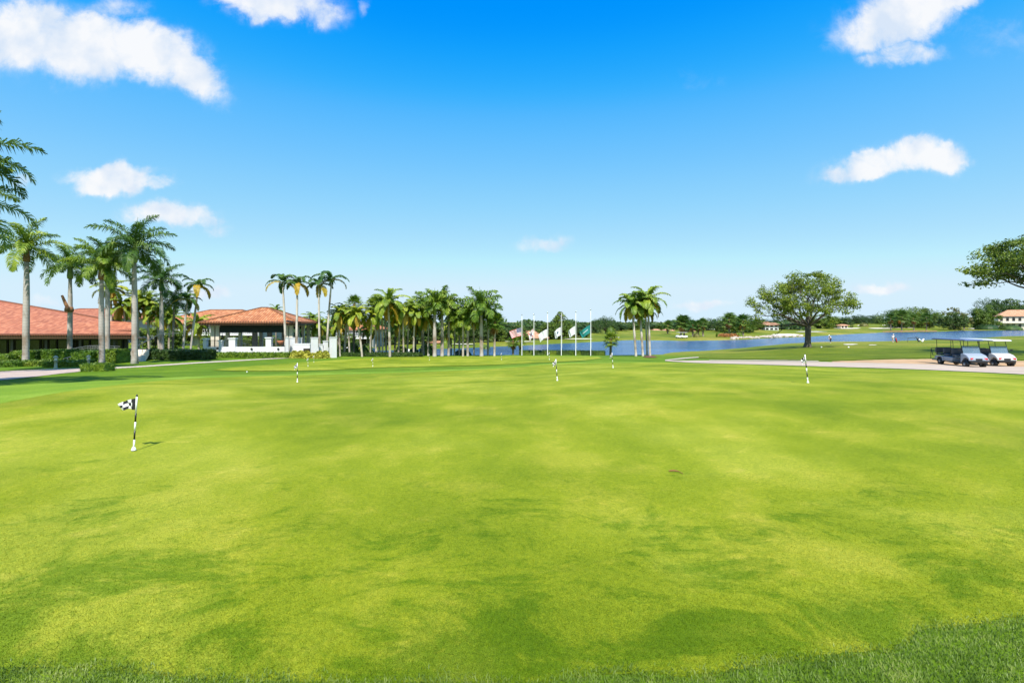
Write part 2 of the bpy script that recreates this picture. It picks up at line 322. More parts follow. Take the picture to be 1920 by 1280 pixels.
leafmat('leaf_mid', (.045, .09, .010), (.09, .155, .014), (.17, .23, .025), .25, .35)
leafmat('leaf_bright', (.07, .12, .01), (.13, .20, .015), (.21, .27, .03), .3, .4)
leafmat('leaf_olive', (.07, .08, .02), (.13, .14, .03), (.22, .20, .05), .3, .5)
leafmat('leaf_hedge', (.05, .10, .008), (.10, .18, .012), (.19, .27, .025), .2, 2.5)
leafmat('leaf_hedge_dark', (.018, .045, .008), (.035, .075, .012), (.07, .12, .02), .2, 2.5)
leafmat('leaf_croton', (.20, .22, .02), (.50, .46, .05), (.72, .66, .14), .3, 1.5)
leafmat('blade', (.09, .16, .02), (.155, .24, .035), (.28, .34, .08), .35, 3.0)

def roof_mat(name, a, b, c):
    m, nd, lk, bs = mat(name); bs.inputs['Roughness'].default_value = .75
    t = nd.new('ShaderNodeTexCoord'); uv = t.outputs['UV']
    w = nd.new('ShaderNodeTexWave'); w.bands_direction = 'X'; w.inputs['Scale'].default_value = .5 / .30 / 1.59 * 1.0; w.inputs['Distortion'].default_value = 0.0; lk.new(uv, w.inputs[0])
    w2 = nd.new('ShaderNodeTexWave'); w2.bands_direction = 'Y'; w2.wave_profile = 'SAW'; w2.inputs['Scale'].default_value = .5 / .42 / 1.59; lk.new(uv, w2.inputs[0])
    br = nd.new('ShaderNodeTexWhiteNoise'); br.noise_dimensions = '2D'
    sn = nd.new('ShaderNodeVectorMath'); sn.operation = 'SNAP'; lk.new(uv, sn.inputs[0]); sn.inputs[1].default_value = (.30, .42, 1); lk.new(sn.outputs[0], br.inputs[0])
    n = noise(nd, lk, .5, 5, .6)
    r = ramp(nd, [(0, a), (.5, b), (1, c)]); lk.new(br.outputs[0], r.inputs[0])
    r2 = ramp(nd, [(.3, (.85, .82, .8)), (.7, (1.1, 1.1, 1.12))]); lk.new(n.outputs[0], r2.inputs[0])
    col = mixc(nd, lk, 1, r.outputs[0], r2.outputs[0], 'MULTIPLY')
    r7 = ramp(nd, [(0, (.55, .5, .48)), (.6, (1.08, 1.08, 1.08))]); lk.new(w.outputs['Fac'], r7.inputs[0]); col = mixc(nd, lk, .8, col, r7.outputs[0], 'MULTIPLY'); lk.new(col, bs.inputs['Base Color'])  # shade in the troughs between tile ribs, painted into the colour
    ad = nd.new('ShaderNodeMath'); ad.operation = 'MULTIPLY_ADD'; lk.new(w2.outputs['Fac'], ad.inputs[0]); ad.inputs[1].default_value = .35; lk.new(w.outputs['Fac'], ad.inputs[2])
    bump(nd, lk, bs, ad.outputs[0], 1.0, .09); MT[name] = m
roof_mat('roof_tile', (.38, .13, .045), (.50, .19, .065), (.62, .29, .13))
roof_mat('roof_tile_red', (.34, .105, .05), (.45, .15, .068), (.56, .22, .11))
roof_mat('roof_tile_tan', (.50, .24, .12), (.60, .32, .18), (.68, .40, .25))

def glass_mat():
    m, nd, lk, bs = mat('dark_glass'); bs.inputs['Base Color'].default_value = (.012, .012, .012, 1); bs.inputs['Roughness'].default_value = .12
    n = noise(nd, lk, .45, 4, .6); r = ramp(nd, [(.4, (.008, .008, .008)), (.6, (.05, .04, .03)), (.75, (.10, .08, .06))]); lk.new(n.outputs[0], r.inputs[0]); lk.new(r.outputs[0], bs.inputs['Base Color']); MT['dark_glass'] = m
    m, nd, lk, bs = mat('windshield'); bs.inputs['Base Color'].default_value = (.22, .34, .45, 1); bs.inputs['Roughness'].default_value = .05
    bs.inputs['Transmission Weight'].default_value = .55; bs.inputs['Alpha'].default_value = .75; MT['windshield'] = m
glass_mat()
def water_mat():
    m, nd, lk, bs = mat('lake_water'); bs.inputs['Roughness'].default_value = .16; bs.inputs['IOR'].default_value = 1.33; bs.inputs['Specular IOR Level'].default_value = .32
    a = noise(nd, lk, .06, 5, .6, stretch=(.35, 1, 1)); b = noise(nd, lk, .9, 5, .6, stretch=(.5, 1, 1)); c = noise(nd, lk, .25, 4, .6, stretch=(.25, 1, 1))
    r = ramp(nd, [(.35, (.016, .05, .135)), (.55, (.026, .08, .20)), (.7, (.05, .13, .28))]); lk.new(a.outputs[0], r.inputs[0])
    r2 = ramp(nd, [(.35, (.7, .75, .8)), (.6, (1.15, 1.1, 1.1)), (.75, (1.9, 1.6, 1.35))]); lk.new(c.outputs[0], r2.inputs[0])
    r3 = ramp(nd, [(.3, (.75, .75, .8)), (.7, (1.3, 1.25, 1.2))]); lk.new(b.outputs[0], r3.inputs[0])
    c1 = mixc(nd, lk, .8, r.outputs[0], r2.outputs[0], 'MULTIPLY'); c1 = mixc(nd, lk, .8, c1, r3.outputs[0], 'MULTIPLY')
    lk.new(c1, bs.inputs['Base Color']); bump(nd, lk, bs, b.outputs[0], .8, .35); MT['lake_water'] = m
water_mat()

# ------------------------------------------------------------------ mesh helpers
class MB:
    def __init__(s): s.v = []; s.f = []; s.m = []; s.uv = {}
    def add(s, vs, fs, mi=0):
        o = len(s.v); s.v.extend(vs)
        for f in fs: s.f.append([i + o for i in f]); s.m.append(mi)
    def box(s, c, d, rz=0, mi=0, taper=1.0, bev=0):
        x, y, z = d[0] / 2, d[1] / 2, d[2] / 2; cs, sn = math.cos(rz), math.sin(rz); vs = []
        b = min(bev, x * .9, y * .9, z * .9)
        if not b:
            for zz in (-z, z):
                k = taper if zz > 0 else 1
                for xx, yy in ((-x, -y), (x, -y), (x, y), (-x, y)):
                    xx *= k; yy *= k; vs.append((c[0] + xx * cs - yy * sn, c[1] + xx * sn + yy * cs, c[2] + zz))
            s.add(vs, [(0, 3, 2, 1), (4, 5, 6, 7), (0, 1, 5, 4), (1, 2, 6, 5), (2, 3, 7, 6), (3, 0, 4, 7)], mi); return
        lv = [(-z, b), (-z + b, 0), (z - b, 0), (z, b)]
        for zz, ins in lv:
            k = 1 + (taper - 1) * ((zz + z) / (2 * z)); X, Y_ = x - ins, y - ins
            for xx, yy in ((-X, -Y_ + b), (-X + b, -Y_), (X - b, -Y_), (X, -Y_ + b), (X, Y_ - b), (X - b, Y_), (-X + b, Y_), (-X, Y_ - b)):
                xx *= k; yy *= k; vs.append((c[0] + xx * cs - yy * sn, c[1] + xx * sn + yy * cs, c[2] + zz))
        fs = [tuple(range(7, -1, -1)), tuple(range(24, 32))]
        for r_ in range(3):
            for i in range(8): j = (i + 1) % 8; fs.append((r_ * 8 + i, r_ * 8 + j, r_ * 8 + 8 + j, r_ * 8 + 8 + i))
        s.add(vs, fs, mi)
    def tube(s, pts, rad, n=8, mi=0, cap=True):
        pts = [Vector(p) for p in pts]; rs = rad if isinstance(rad, (list, tuple)) else [rad] * len(pts)
        vs = []; a = None
        for i, p in enumerate(pts):
            t = (pts[min(i + 1, len(pts) - 1)] - pts[max(i - 1, 0)]).normalized()
            if a is None: a = t.orthogonal().normalized()
            else: a = (a - t * a.dot(t)); a = a.normalized() if a.length > 1e-6 else t.orthogonal().normalized()
            b = t.cross(a)
            for k in range(n):
                an = 2 * math.pi * k / n; vs.append(tuple(p + (a * math.cos(an) + b * math.sin(an)) * rs[i]))
        fs = []
        for i in range(len(pts) - 1):
            for k in range(n): k2 = (k + 1) % n; fs.append((i * n + k, i * n + k2, (i + 1) * n + k2, (i + 1) * n + k))
        if cap: fs.append(tuple(range(n - 1, -1, -1))); fs.append(tuple((len(pts) - 1) * n + k for k in range(n)))
        s.add(vs, fs, mi)
    def lathe(s, prof, c=(0, 0, 0), n=16, mi=0, axis='Z'):
        vs = []
        for r_, z in prof:
            for k in range(n):
                an = 2 * math.pi * k / n; x, y = r_ * math.cos(an), r_ * math.sin(an)
                vs.append((c[0] + x, c[1] + y, c[2] + z) if axis == 'Z' else ((c[0] + z, c[1] + x, c[2] + y) if axis == 'X' else (c[0] + x, c[1] + z, c[2] + y)))
        fs = [(i * n + k, i * n + (k + 1) % n, (i + 1) * n + (k + 1) % n, (i + 1) * n + k) for i in range(len(prof) - 1) for k in range(n)]
        fs.append(tuple(range(n - 1, -1, -1))); fs.append(tuple((len(prof) - 1) * n + k for k in range(n)))
        s.add(vs, fs, mi)
    def face_uv(s, vs, up=(0, 0, 1), mi=0, ea=None):
        # a planar face with metre UVs: u along the eave, v up the slope
        v = [Vector(p) for p in vs]; nrm = Vector((0, 0, 0))
        for i in range(len(v)): a, b = v[i], v[(i + 1) % len(v)]; nrm += a.cross(b)
        nrm.normalize(); sl = (Vector(up) - nrm * nrm.dot(Vector(up))); sl = sl.normalized() if sl.length > 1e-4 else Vector((0, 1, 0)); ea = Vector(ea) if ea else sl.cross(nrm)
        s.uv[len(s.f)] = [(p.dot(ea), p.dot(sl)) for p in v]; s.add([tuple(p) for p in v], [tuple(range(len(v)))], mi)
    def mesh(s, name, mats, smooth=False):
        me = bpy.data.meshes.new(name); me.from_pydata([tuple(map(float, v)) for v in s.v], [], s.f)
        for m_ in (mats if isinstance(mats, (list, tuple)) else [mats]): me.materials.append(MT[m_] if isinstance(m_, str) else m_)
        me.polygons.foreach_set('material_index', s.m)
        if smooth: me.polygons.foreach_set('use_smooth', [True] * len(s.f))
        if s.uv:
            l = me.uv_layers.new(name='UVMap')
            for fi, uvs in s.uv.items():
                for li, q in zip(me.polygons[fi].loop_indices, uvs): l.data[li].uv = q
        me.update(); return me
    def obj(s, name, mats, parent=None, smooth=False, loc=None):
        o = bpy.data.objects.new(name, s.mesh(name, mats, smooth)); C.objects.link(o)
        if parent: o.parent = parent
        if loc: o.location = loc
        return o
def tag(o, label=None, cat=None, group=None, kind=None):
    for k_, v in (('label', label), ('category', cat), ('group', group), ('kind', kind)):
        if v: o[k_] = v
    return o
def empty(name, loc, label, cat, group=None, rz=0, sc=1):
    o = bpy.data.objects.new(name, None); C.objects.link(o); o.location = loc; o.rotation_euler = (0, 0, rz); o.scale = (sc,) * 3; o.empty_display_size = .2
    return tag(o, label, cat, group)
def use(name, me, parent, loc=(0, 0, 0), rz=0, sc=1):
    o = bpy.data.objects.new(name, me); C.objects.link(o); o.parent = parent; o.location = loc; o.rotation_euler = (0, 0, rz)
    o.scale = (sc,) * 3 if isinstance(sc, (int, float)) else sc
    return o

# ------------------------------------------------------------------ the setting: ground, water, roads
def build_ground():
    us = np.concatenate([-np.geomspace(9, 1.3, 40)[:-1], np.linspace(-1.3, 1.3, 521), np.geomspace(1.3, 9, 40)[1:]])
    vv = np.arange(math.log(8), math.log(4008), .0105); Ys = np.concatenate([[-60, -30, -15, -8, -4, -2, -1], np.exp(vv) - 8])
    U, YY = np.meshgrid(us, Ys); XX = U * (np.maximum(YY, 0) + 8)
    Z = ground(XX.ravel(), YY.ravel()); h, w = U.shape
    co = np.stack([XX.ravel(), YY.ravel(), Z], 1)
    idx = np.arange(h * w).reshape(h, w)
    q = np.stack([idx[:-1, :-1], idx[:-1, 1:], idx[1:, 1:], idx[1:, :-1]], -1).reshape(-1, 4)
    me = bpy.data.meshes.new('ground'); me.vertices.add(len(co)); me.vertices.foreach_set('co', co.ravel())
    me.loops.add(q.size); me.loops.foreach_set('vertex_index', q.ravel().astype(np.int32)); me.polygons.add(len(q))
    me.polygons.foreach_set('loop_start', np.arange(0, q.size, 4, dtype=np.int32)); me.polygons.foreach_set('loop_total', np.full(len(q), 4, np.int32))
    me.update(calc_edges=True); me.polygons.foreach_set('use_smooth', [True] * len(q))
    X, Y = co[:, 0], co[:, 1]
    px = 960 + F * X / np.maximum(Y, 1)
    hill = np.maximum(np.clip((Y - 84) / 14, 0, 1), np.clip((X - 18) / 6, 0, 1) * np.clip((Y - 40) / 5, 0, 1))
    at_ = me.attributes.new('hill', 'FLOAT', 'POINT'); at_.data.foreach_set('value', hill.astype(np.float32))
    me.materials.append(MT['lawn']); o = bpy.data.objects.new('ground', me); C.objects.link(o); tag(o, kind='structure')
build_ground()
def resample(pts, n):
    pts = np.array(pts, float); d = np.concatenate([[0], np.cumsum(np.hypot(*(np.diff(pts, axis=0).T)))]); t = np.linspace(0, d[-1], n)
    return np.stack([np.interp(t, d, pts[:, 0]), np.interp(t, d, pts[:, 1])], 1)
def spline(pts, n):
    # Catmull-Rom through pixel points, then resampled
    p = np.array(pts, float); p = np.vstack([2 * p[0] - p[1], p, 2 * p[-1] - p[-2]]); o = []
    for i in range(1, len(p) - 2):
        for t in np.linspace(0, 1, 12, endpoint=False):
            o.append(.5 * ((2 * p[i]) + (-p[i - 1] + p[i + 1]) * t + (2 * p[i - 1] - 5 * p[i] + 4 * p[i + 1] - p[i + 2]) * t * t + (-p[i - 1] + 3 * p[i] - 3 * p[i + 1] + p[i + 2]) * t ** 3))
    o.append(p[-2]); return resample(o, n)
def sheet(name, near, far, m, dz, nu=120, nv=12, wob=0):
    a = [hit(*p) for p in spline(near, nu)]; b = [hit(*p) for p in spline(far, nu)]
    vs = []
    for j in range(nv + 1):
        t = j / nv
        for i in range(nu):
            (x0, y0), (x1, y1) = a[i], b[i]
            ya = math.exp(math.log(y0 + 3) * (1 - t) + math.log(y1 + 3) * t) - 3; s_ = (ya - y0) / (y1 - y0) if abs(y1 - y0) > 1e-3 else t
            x = x0 + (x1 - x0) * s_; y = y0 + (y1 - y0) * s_
            if j in (0, nv) and wob: x += wob * random.uniform(-1, 1); y += wob * random.uniform(-1, 1)
            vs.append((x, y))
    vs = np.array(vs); z = ground(vs[:, 0], vs[:, 1]) + (dz if dz != .012 else np.minimum(.012, .0005 + .0009 * vs[:, 1]))
    mb = MB(); mb.add([(x, y, q) for (x, y), q in zip(vs, z)], [(j * nu + i, j * nu + i + 1, (j + 1) * nu + i + 1, (j + 1) * nu + i) for j in range(nv) for i in range(nu - 1)])
    return tag(mb.obj(name, m, smooth=True), kind='structure')
A_far = [(-500, 850), (-200, 790), (0, 757), (130, 734), (260, 718), (350, 711), (440, 707), (560, 704), (640, 702), (750, 699), (920, 692), (1040, 683), (1150, 680.5), (1240, 680), (1330, 682.5), (1450, 686), (1600, 691), (1750, 696), (1920, 705), (2200, 724), (2600, 750)]
A_near = [(-600, 1230), (-200, 1240), (0, 1252), (120, 1254), (250, 1262), (420, 1276), (640, 1281), (860, 1281), (1000, 1282), (1150, 1264), (1300, 1268), (1440, 1246), (1550, 1229), (1690, 1216), (1708, 1197), (1738, 1181), (1830, 1171), (1885, 1160), (1960, 1154), (2150, 1110), (2600, 1040)]
sheet('putting_green', A_near, A_far, 'green_turf', .012, 420, 200)
sheet('putting_green', [(400, 694.4), (450, 696), (520, 696), (620, 694), (700, 690), (760, 688.5), (900, 685.5), (1000, 680.5), (1080, 677), (1130, 672)],
      [(400, 694.0), (430, 690.5), (470, 687), (540, 682), (600, 677.5), (680, 672.5), (750, 670), (880, 668.5), (1000, 668), (1120, 669)], 'green_turf', .03, 200, 40)
sheet('green_collar', [(x, y + 1.2) for x, y in A_far[1:]], [(-200, 740), (0, 724), (130, 717), (260, 711), (350, 706.5), (440, 703), (560, 700.5), (640, 698.5), (750, 695.5), (920, 689.5), (1040, 681.2), (1150, 679), (1240, 678.6), (1330, 681.4), (1450, 685), (1600, 690), (1750, 694.8), (1920, 703.5), (2200, 721), (2600, 746)], 'collar_turf', .006, 300, 12)
sheet('path', [(-160, 728), (0, 713.5), (70, 706), (130, 699), (157, 696)], [(-160, 706), (0, 697), (70, 693.5), (95, 692), (157, 690.8)], 'paver', .02, 80, 16)
sheet('path', [(150, 695.4), (207, 692), (260, 689), (320, 685), (380, 681), (440, 677.6), (500, 674), (560, 671)], [(150, 691), (207, 689), (260, 686.4), (320, 682.6), (380, 678.8), (440, 675.6), (500, 672.4), (560, 669.8)], 'path', .025, 140, 6)
sheet('road', [(1247, 677.4), (1290, 680), (1330, 681.6), (1400, 683.4), (1520, 687), (1600, 689.4), (1700, 692.5), (1850, 699), (1990, 706), (2300, 720)],
      [(1247, 676.2), (1290, 676.4), (1330, 676.2), (1400, 676.8), (1520, 678.6), (1600, 680.2), (1700, 682), (1850, 686), (1990, 690), (2300, 698)], 'road', .03, 220, 16)
sheet('path', [(1247, 677), (1280, 673.6), (1310, 671)], [(1247, 675.4), (1280, 671.6), (1310, 669.6)], 'path', .05, 40, 6)
sheet('kerb', [(1330, 676.6), (1400, 677.2), (1500, 678.6), (1535, 679)], [(1330, 675.9), (1400, 676.1), (1500, 677.4), (1535, 678)], 'path', .07, 60, 4)
sheet('dirt_verge', [(1560, 679.6), (1640, 681), (1750, 683.6), (1850, 686.4), (1990, 690.4), (2300, 699)], [(1560, 678.4), (1640, 675.6), (1750, 674), (1850, 675.5), (1990, 679), (2300, 684)], 'dirt', .035, 120, 12, .1)
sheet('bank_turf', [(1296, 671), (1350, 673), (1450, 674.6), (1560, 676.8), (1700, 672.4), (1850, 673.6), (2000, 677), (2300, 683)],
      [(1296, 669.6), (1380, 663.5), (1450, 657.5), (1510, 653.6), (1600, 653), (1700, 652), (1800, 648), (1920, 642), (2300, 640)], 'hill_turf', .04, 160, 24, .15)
def lake_obj():
    mb = MB(); mb.add([(-70, 60, WL), (900, 60, WL), (900, 420, WL), (-70, 420, WL)], [(0, 1, 2, 3)])
    tag(mb.obj('lake_water', 'lake_water'), kind='structure')
lake_obj()
def blob(name, px, py, wpx, hpx, m, dz=.12, n=40, rag=.18):
    ring = []; ph = [random.uniform(0, 6) for _ in range(4)]
    for i in range(n):
        a = 2 * math.pi * i / n; r_ = 1 + rag * (math.sin(2 * a + ph[0]) * .6 + math.sin(3 * a + ph[1]) * .5 + math.sin(5 * a + ph[2]) * .3)
        ring.append(hit(px + wpx / 2 * r_ * math.cos(a), py - hpx / 2 * r_ * math.sin(a)))
    ring = np.array(ring); c = ring.mean(0); vs = [(c[0], c[1], ground(c[0], c[1]) + dz)]; K = 6; fs = []
    for k_ in range(1, K + 1):
        q = c + (ring - c) * k_ / K; z = ground(q[:, 0], q[:, 1]) + dz; vs += [(a, b, e) for (a, b), e in zip(q, z)]
    for i in range(n): fs.append((0, 1 + i, 1 + (i + 1) % n))
    for k_ in range(K - 1):
        for i in range(n): a, b = 1 + k_ * n + i, 1 + k_ * n + (i + 1) % n; fs.append((a, a + n, b + n, b))
    mb = MB(); mb.add(vs, fs); return tag(mb.obj(name, m, smooth=True), kind='structure')
for b in ((1475, 629.2, 62, 4.2), (1590, 628 - 12, 46, 1.6), (1560, 613.2, 24, 1.6), (1617, 610.4, 22, 1.5), (1668, 610, 26, 1.6), (1690, 614.5, 60, 1.5), (1650, 616, 44, 1.2),
          (1745, 610, 10, 1.6), (1150, 634, 24, 2.0), (1830, 616.5, 30, 1.0), (1520, 622.5, 60, 1.0), (1335, 618, 20, 1.0), (870, 646.5, 44, 1.2), (975, 641.5, 50, 1.2), (1085, 636.5, 50, 1.2)):
    blob('bunker_sand', *b, 'sand', .22)
blob('bunker_sand', 1594, 646, 24, 1.5, 'sand', .05); blob('bunker_sand', 1636, 647, 14, .9, 'sand', .05)
blob('mulch_bed', 1219, 669.4, 26, 3.4, 'mulch', .05); blob('mulch_bed', 1790, 620.6, 0.1, .1, 'rust_bank', .2) if 0 else None
sheet('bare_bank', [(1655, 622.9), (1700, 622.3), (1757, 621.7)], [(1655, 621.6), (1700, 620.6), (1757, 620.4)], 'rust_bank', .15, 50, 4)

# ------------------------------------------------------------------ palms
def frond(mb, origin, az, el, L, droop, ll=.55, lw=.05, n=30, plum=.5, mi=0, hang=.6, side_curl=0):
    # a feather leaf: an arching midrib with leaflets on both sides that hang at their tips
    o = Vector(origin); pts = []; d = Vector((math.cos(az) * math.cos(el), math.sin(az) * math.cos(el), math.sin(el))); p = o.copy(); e = el; st = 12
    ax = az
    for i in range(st + 1):
        pts.append(p.copy()); e -= droop / st * (0.4 + 1.2 * i / st); ax += side_curl / st
        e = max(e, -1.5); d = Vector((math.cos(ax) * math.cos(e), math.sin(ax) * math.cos(e), math.sin(e))); p = p + d * (L / st)
    mb.tube(pts, [.035 * (1 - .85 * i / st) * L / 3 + .006 for i in range(st + 1)], 4, mi, False)
    for k_ in range(n):
        s_ = .10 + .90 * k_ / (n - 1); f = s_ * st; i = min(int(f), st - 1); q = pts[i].lerp(pts[i + 1], f - i)
        t = (pts[i + 1] - pts[i]).normalized(); side = Vector((-math.sin(ax), math.cos(ax), 0)); side = (side - t * side.dot(t)).normalized(); nrm = t.cross(side); nrm = nrm if nrm.z > 0 else -nrm
        l = ll * (math.sin(math.pi * min(1, s_ * .92 + .10)) ** .6 + .12) * random.uniform(.8, 1.1)
        for sg in (-1, 1):
            up = random.uniform(-plum, plum) + .15
            dr = (side * sg * .85 + t * (.35 + .5 * s_) + nrm * up).normalized()
            m_ = q + dr * l * .55; tip = m_ + (dr * .6 + Vector((0, 0, -hang * random.uniform(.5, 1.3)))).normalized() * l * .5
            wv = (t - dr * t.dot(dr)).normalized() * lw * random.uniform(.7, 1.2)
            mb.add([tuple(q - wv * .4), tuple(q + wv * .4), tuple(m_ + wv * .6), tuple(m_ - wv * .6), tuple(tip)], [(0, 1, 2, 3), (3, 2, 4)], mi)
def fan(mb, origin, az, el, L, r_, n=16, mi=0):
    o = Vector(origin); d = Vector((math.cos(az) * math.cos(el), math.sin(az) * math.cos(el), math.sin(el))); c = o + d * L - Vector((0, 0, .12 * L * L)); mb.tube([o, o + d * L * .5, c], .018, 4, mi, False)
    side = Vector((-math.sin(az), math.cos(az), 0)); up = d.cross(side); up = up if up.z > 0 else -up
    for k_ in range(n):
        a = -2.2 + 4.4 * k_ / (n - 1); dr = (d * math.cos(a) + side * math.sin(a) + up * (.15 - .35 * random.random())).normalized(); ln = r_ * (1 - .12 * abs(a)) * random.uniform(.85, 1.1)
        m_ = c + dr * ln * .6; tip = m_ + (dr + Vector((0, 0, -.7))).normalized() * ln * .5; w = dr.cross(up).normalized() * .055 * r_ / .9 * 1.3
        mb.add([tuple(c), tuple(m_ + w), tuple(tip), tuple(m_ - w)], [(0, 1, 2, 3)], mi)
def crown_royal(seed, L=3.3, n=17, ll=.78, lw=.055, plum=.5, nl=62, hang=.9, mats=('frond_green',), old=0):
    random.seed(seed); mb = MB()
    for i in range(n):
        q = i / (n - 1); az = i * 2.39996 + random.uniform(-.2, .2); el = R(84 - 100 * q ** .9) + random.uniform(-.1, .1)
        frond(mb, (0, 0, 0), az, el, L * random.uniform(.88, 1.08), R(72 + 18 * q) * random.uniform(.85, 1.15), ll, lw, nl, plum, 0, hang, random.uniform(-.3, .3))
    frond(mb, (0, 0, 0), random.uniform(0, 6), R(87), L * .75, .1, .12, .03, 14, .1, 0, .1)
    for i in range(old): frond(mb, (0, 0, 0), random.uniform(0, 6.28), R(-25 - 25 * random.random()), L * .8, R(50), ll, lw, nl, plum, 1, hang)
    return mb.mesh('crown', list(mats))
def crown_coco(seed, L=2.7, n=14, mats=('frond_lime', 'frond_yellow'), yellow=3, nl=32, arch=95, up=78, lo=-35, ll=.6, lw=.095):
    random.seed(seed); mb = MB()
    for i in range(n):
        q = i / (n - 1); az = i * 2.39996 + random.uniform(-.3, .3); el = R(up + (lo - up) * q) + random.uniform(-.12, .12)
        frond(mb, (0, 0, 0), az, el, L * random.uniform(.8, 1.1), R(arch) * random.uniform(.8, 1.15), ll, lw, nl, .15, 1 if i >= n - yellow and len(mats) > 1 else 0, .9, random.uniform(-.4, .4))
    return mb.mesh('crown', list(mats))
def crown_fan(seed, n=34, L=.9, r_=.75, mats=('frond_green', 'frond_brown'), old=0):
    random.seed(seed); mb = MB()
    for i in range(n):
        q = i / (n - 1); az = i * 2.39996; el = R(85 - 125 * q); fan(mb, (0, 0, 0), az, el, L * random.uniform(.8, 1.15), r_ * random.uniform(.85, 1.1), 16, 0)
    for i in range(old): fan(mb, (0, 0, -.2), random.uniform(0, 6.28), R(-60 - 20 * random.random()), L * .8, r_, 14, 1)
    return mb.mesh('crown', list(mats))
CR = {}
CR['royal'] = [crown_royal(i, mats=('frond_green', 'frond_brown')) for i in (1, 2, 3)]
CR['royal_dark'] = [crown_royal(i, mats=('frond_dark', 'frond_brown'), n=18) for i in (11, 12)]
CR['royal_mid'] = [crown_royal(i, L=2.6, n=18, nl=36, lw=.085, mats=('frond_green', 'frond_brown'), plum=.7) for i in (21, 22, 23)]
CR['slender'] = [crown_coco(i, L=2.35, n=9, mats=('frond_dark', 'frond_yellow'), yellow=2, arch=120, up=70, lo=-5, ll=.5, lw=.085) for i in (31, 32, 33, 34)]
CR['coco'] = [crown_coco(i, n=20, yellow=3) for i in (41, 42, 43)]
CR['coco_green'] = [crown_coco(i, n=20, mats=('frond_green', 'frond_yellow'), yellow=2) for i in (51, 52, 53)]
CR['fan'] = [crown_fan(i, old=5) for i in (61, 62)]
CR['fan_green'] = [crown_fan(i, mats=('frond_lime', 'frond_brown'), old=0) for i in (63,)]
CR['far'] = [crown_fan(i, n=26, L=.9, r_=.9, mats=('frond_dark', 'frond_brown'), old=2) for i in (71, 72)]
SH = {}
def shaft(name, prof, m):
    mb = MB(); mb.lathe(prof, n=10); SH[name] = mb.mesh('crownshaft', m, True)
shaft('royal', [(.20, 0), (.23, .25), (.20, .7), (.12, 1.25), (.07, 1.5)], 'crownshaft')
shaft('royal_old', [(.20, 0), (.25, .22), (.21, .6), (.13, 1.2), (.07, 1.5)], 'boot')
shaft('slender', [(.085, 0), (.10, .2), (.08, .6), (.05, .9)], 'crownshaft')
shaft('coco', [(.13, -.1), (.22, .15), (.18, .45), (.06, .7)], 'boot')
shaft('fan', [(.15, -.5), (.26, -.2), (.26, .1), (.08, .5)], 'boot')
def palm(px, base_py, top_py, Y, kind, label, group, tr=.22, lean=0, csc=1.0, variant=0, rz=0, trunk='royal_trunk', cs='royal', bulge=.05, csz=None, top_px=None, name='palm_tree'):
    """base and trunk-top rows give the height at the palm's own depth"""
    x, y, z = at(px, Y)
    H = CZ + (HY - top_py) / F * Y - z
    xt = ((top_px if top_px is not None else px) - 960) / F * Y - x + lean
    t = empty(name, (x, y, z), label, 'palm tree', group)
    mb = MB(); pts = []; rr = []
    for i in range(13):
        q = i / 12; b = xt * (q ** 1.25); pts.append((b, .12 * math.sin(q * 3 + px) * (1 if trunk != 'royal_trunk' else .3), -.3 + (H + .3) * q))
        rr.append(tr * (1 + .5 * max(0, 1 - q * 9) + bulge * 2 * math.sin(math.pi * min(1, max(0, (q - .1) / .75))) - .18 * q - (.12 if q > .9 else 0)))
    mb.tube(pts, rr, 14); mb.obj('trunk', trunk, t, True)
    top = pts[-1]; c = use('crownshaft', SH[cs], t, (top[0], top[1], H - .03), 0, (csz or tr / .2))
    hh = {'royal': 1.3, 'royal_old': 1.3, 'slender': .75, 'coco': .5, 'fan': .25}[cs] * (csz or tr / .2)
    m = CR[kind][variant % len(CR[kind])]; use('crown', m, t, (top[0], top[1], H + hh * .85), rz, csc)
    return t
GA = 'tall royal palms along the clubhouse walk'
palm(49, 684, 490, 41, 'royal', 'tall royal palm with pale smooth trunk standing in the hedge bed at the far left', GA, .225, csc=.95, variant=0, cs='royal_old', csz=1.0, rz=.3)
pm = palm(131, 665, 522, 47, 'royal', 'royal palm with a broken brown boot sticking out of its trunk', GA, .20, csc=.85, variant=1, csz=1.1)
mb = MB(); mb.tube([(0, 0, 0), (-.25, -.1, .55), (-.55, -.15, 1.35)], [.2, .14, .10], 8); mb.lathe([(.33, -.25), (.36, 0), (.30, .25)], n=10)
mb.obj('broken_boot', 'boot', pm, True, loc=(0, -.08, CZ + (HY - 580) / F * 47 - pm.location.z))
palm(191, 686, 524, 40, 'royal', 'royal palm with brown stained trunk behind the small clipped hedge by the path', GA, .20, csc=.88, variant=2, cs='royal_old', csz=1.0, rz=1.2)
palm(201, 678, 512, 45, 'royal_dark', 'royal palm whose grey trunk shows just right of the brown stained one', GA, .19, csc=.92, variant=0)
palm(252, 680, 492, 41, 'royal_dark', 'tallest royal palm, dark crowned, beside the white steps right of the clubhouse roof', GA, .22, csc=1.08, variant=1, rz=.6, csz=1.1)
palm(303, 661, 545, 50, 'royal_dark', 'shorter royal palm with grey trunk on the lawn bank right of the white steps', GA, .20, csc=.85, variant=0, rz=2.4)
palm(-95, 700, 345, 27, 'royal_dark', 'royal palm at the left edge whose fronds reach into the sky', GA, .27, csc=1.25, variant=1, rz=1.35)
palm(-75, 700, 425, 30, 'royal', 'royal palm at the left edge with olive fronds hanging low behind the nearest crown', GA, .27, csc=1.15, variant=1, rz=2.0)
palm(-410, 700, 110, 12, 'royal', 'royal palm out of view that throws shade on the lawn', GA, .27, csc=1.15, variant=2)
palm(-560, 700, 130, 13, 'royal', 'second royal palm out of view that throws shade on the lawn', GA, .27, csc=1.15, variant=0)
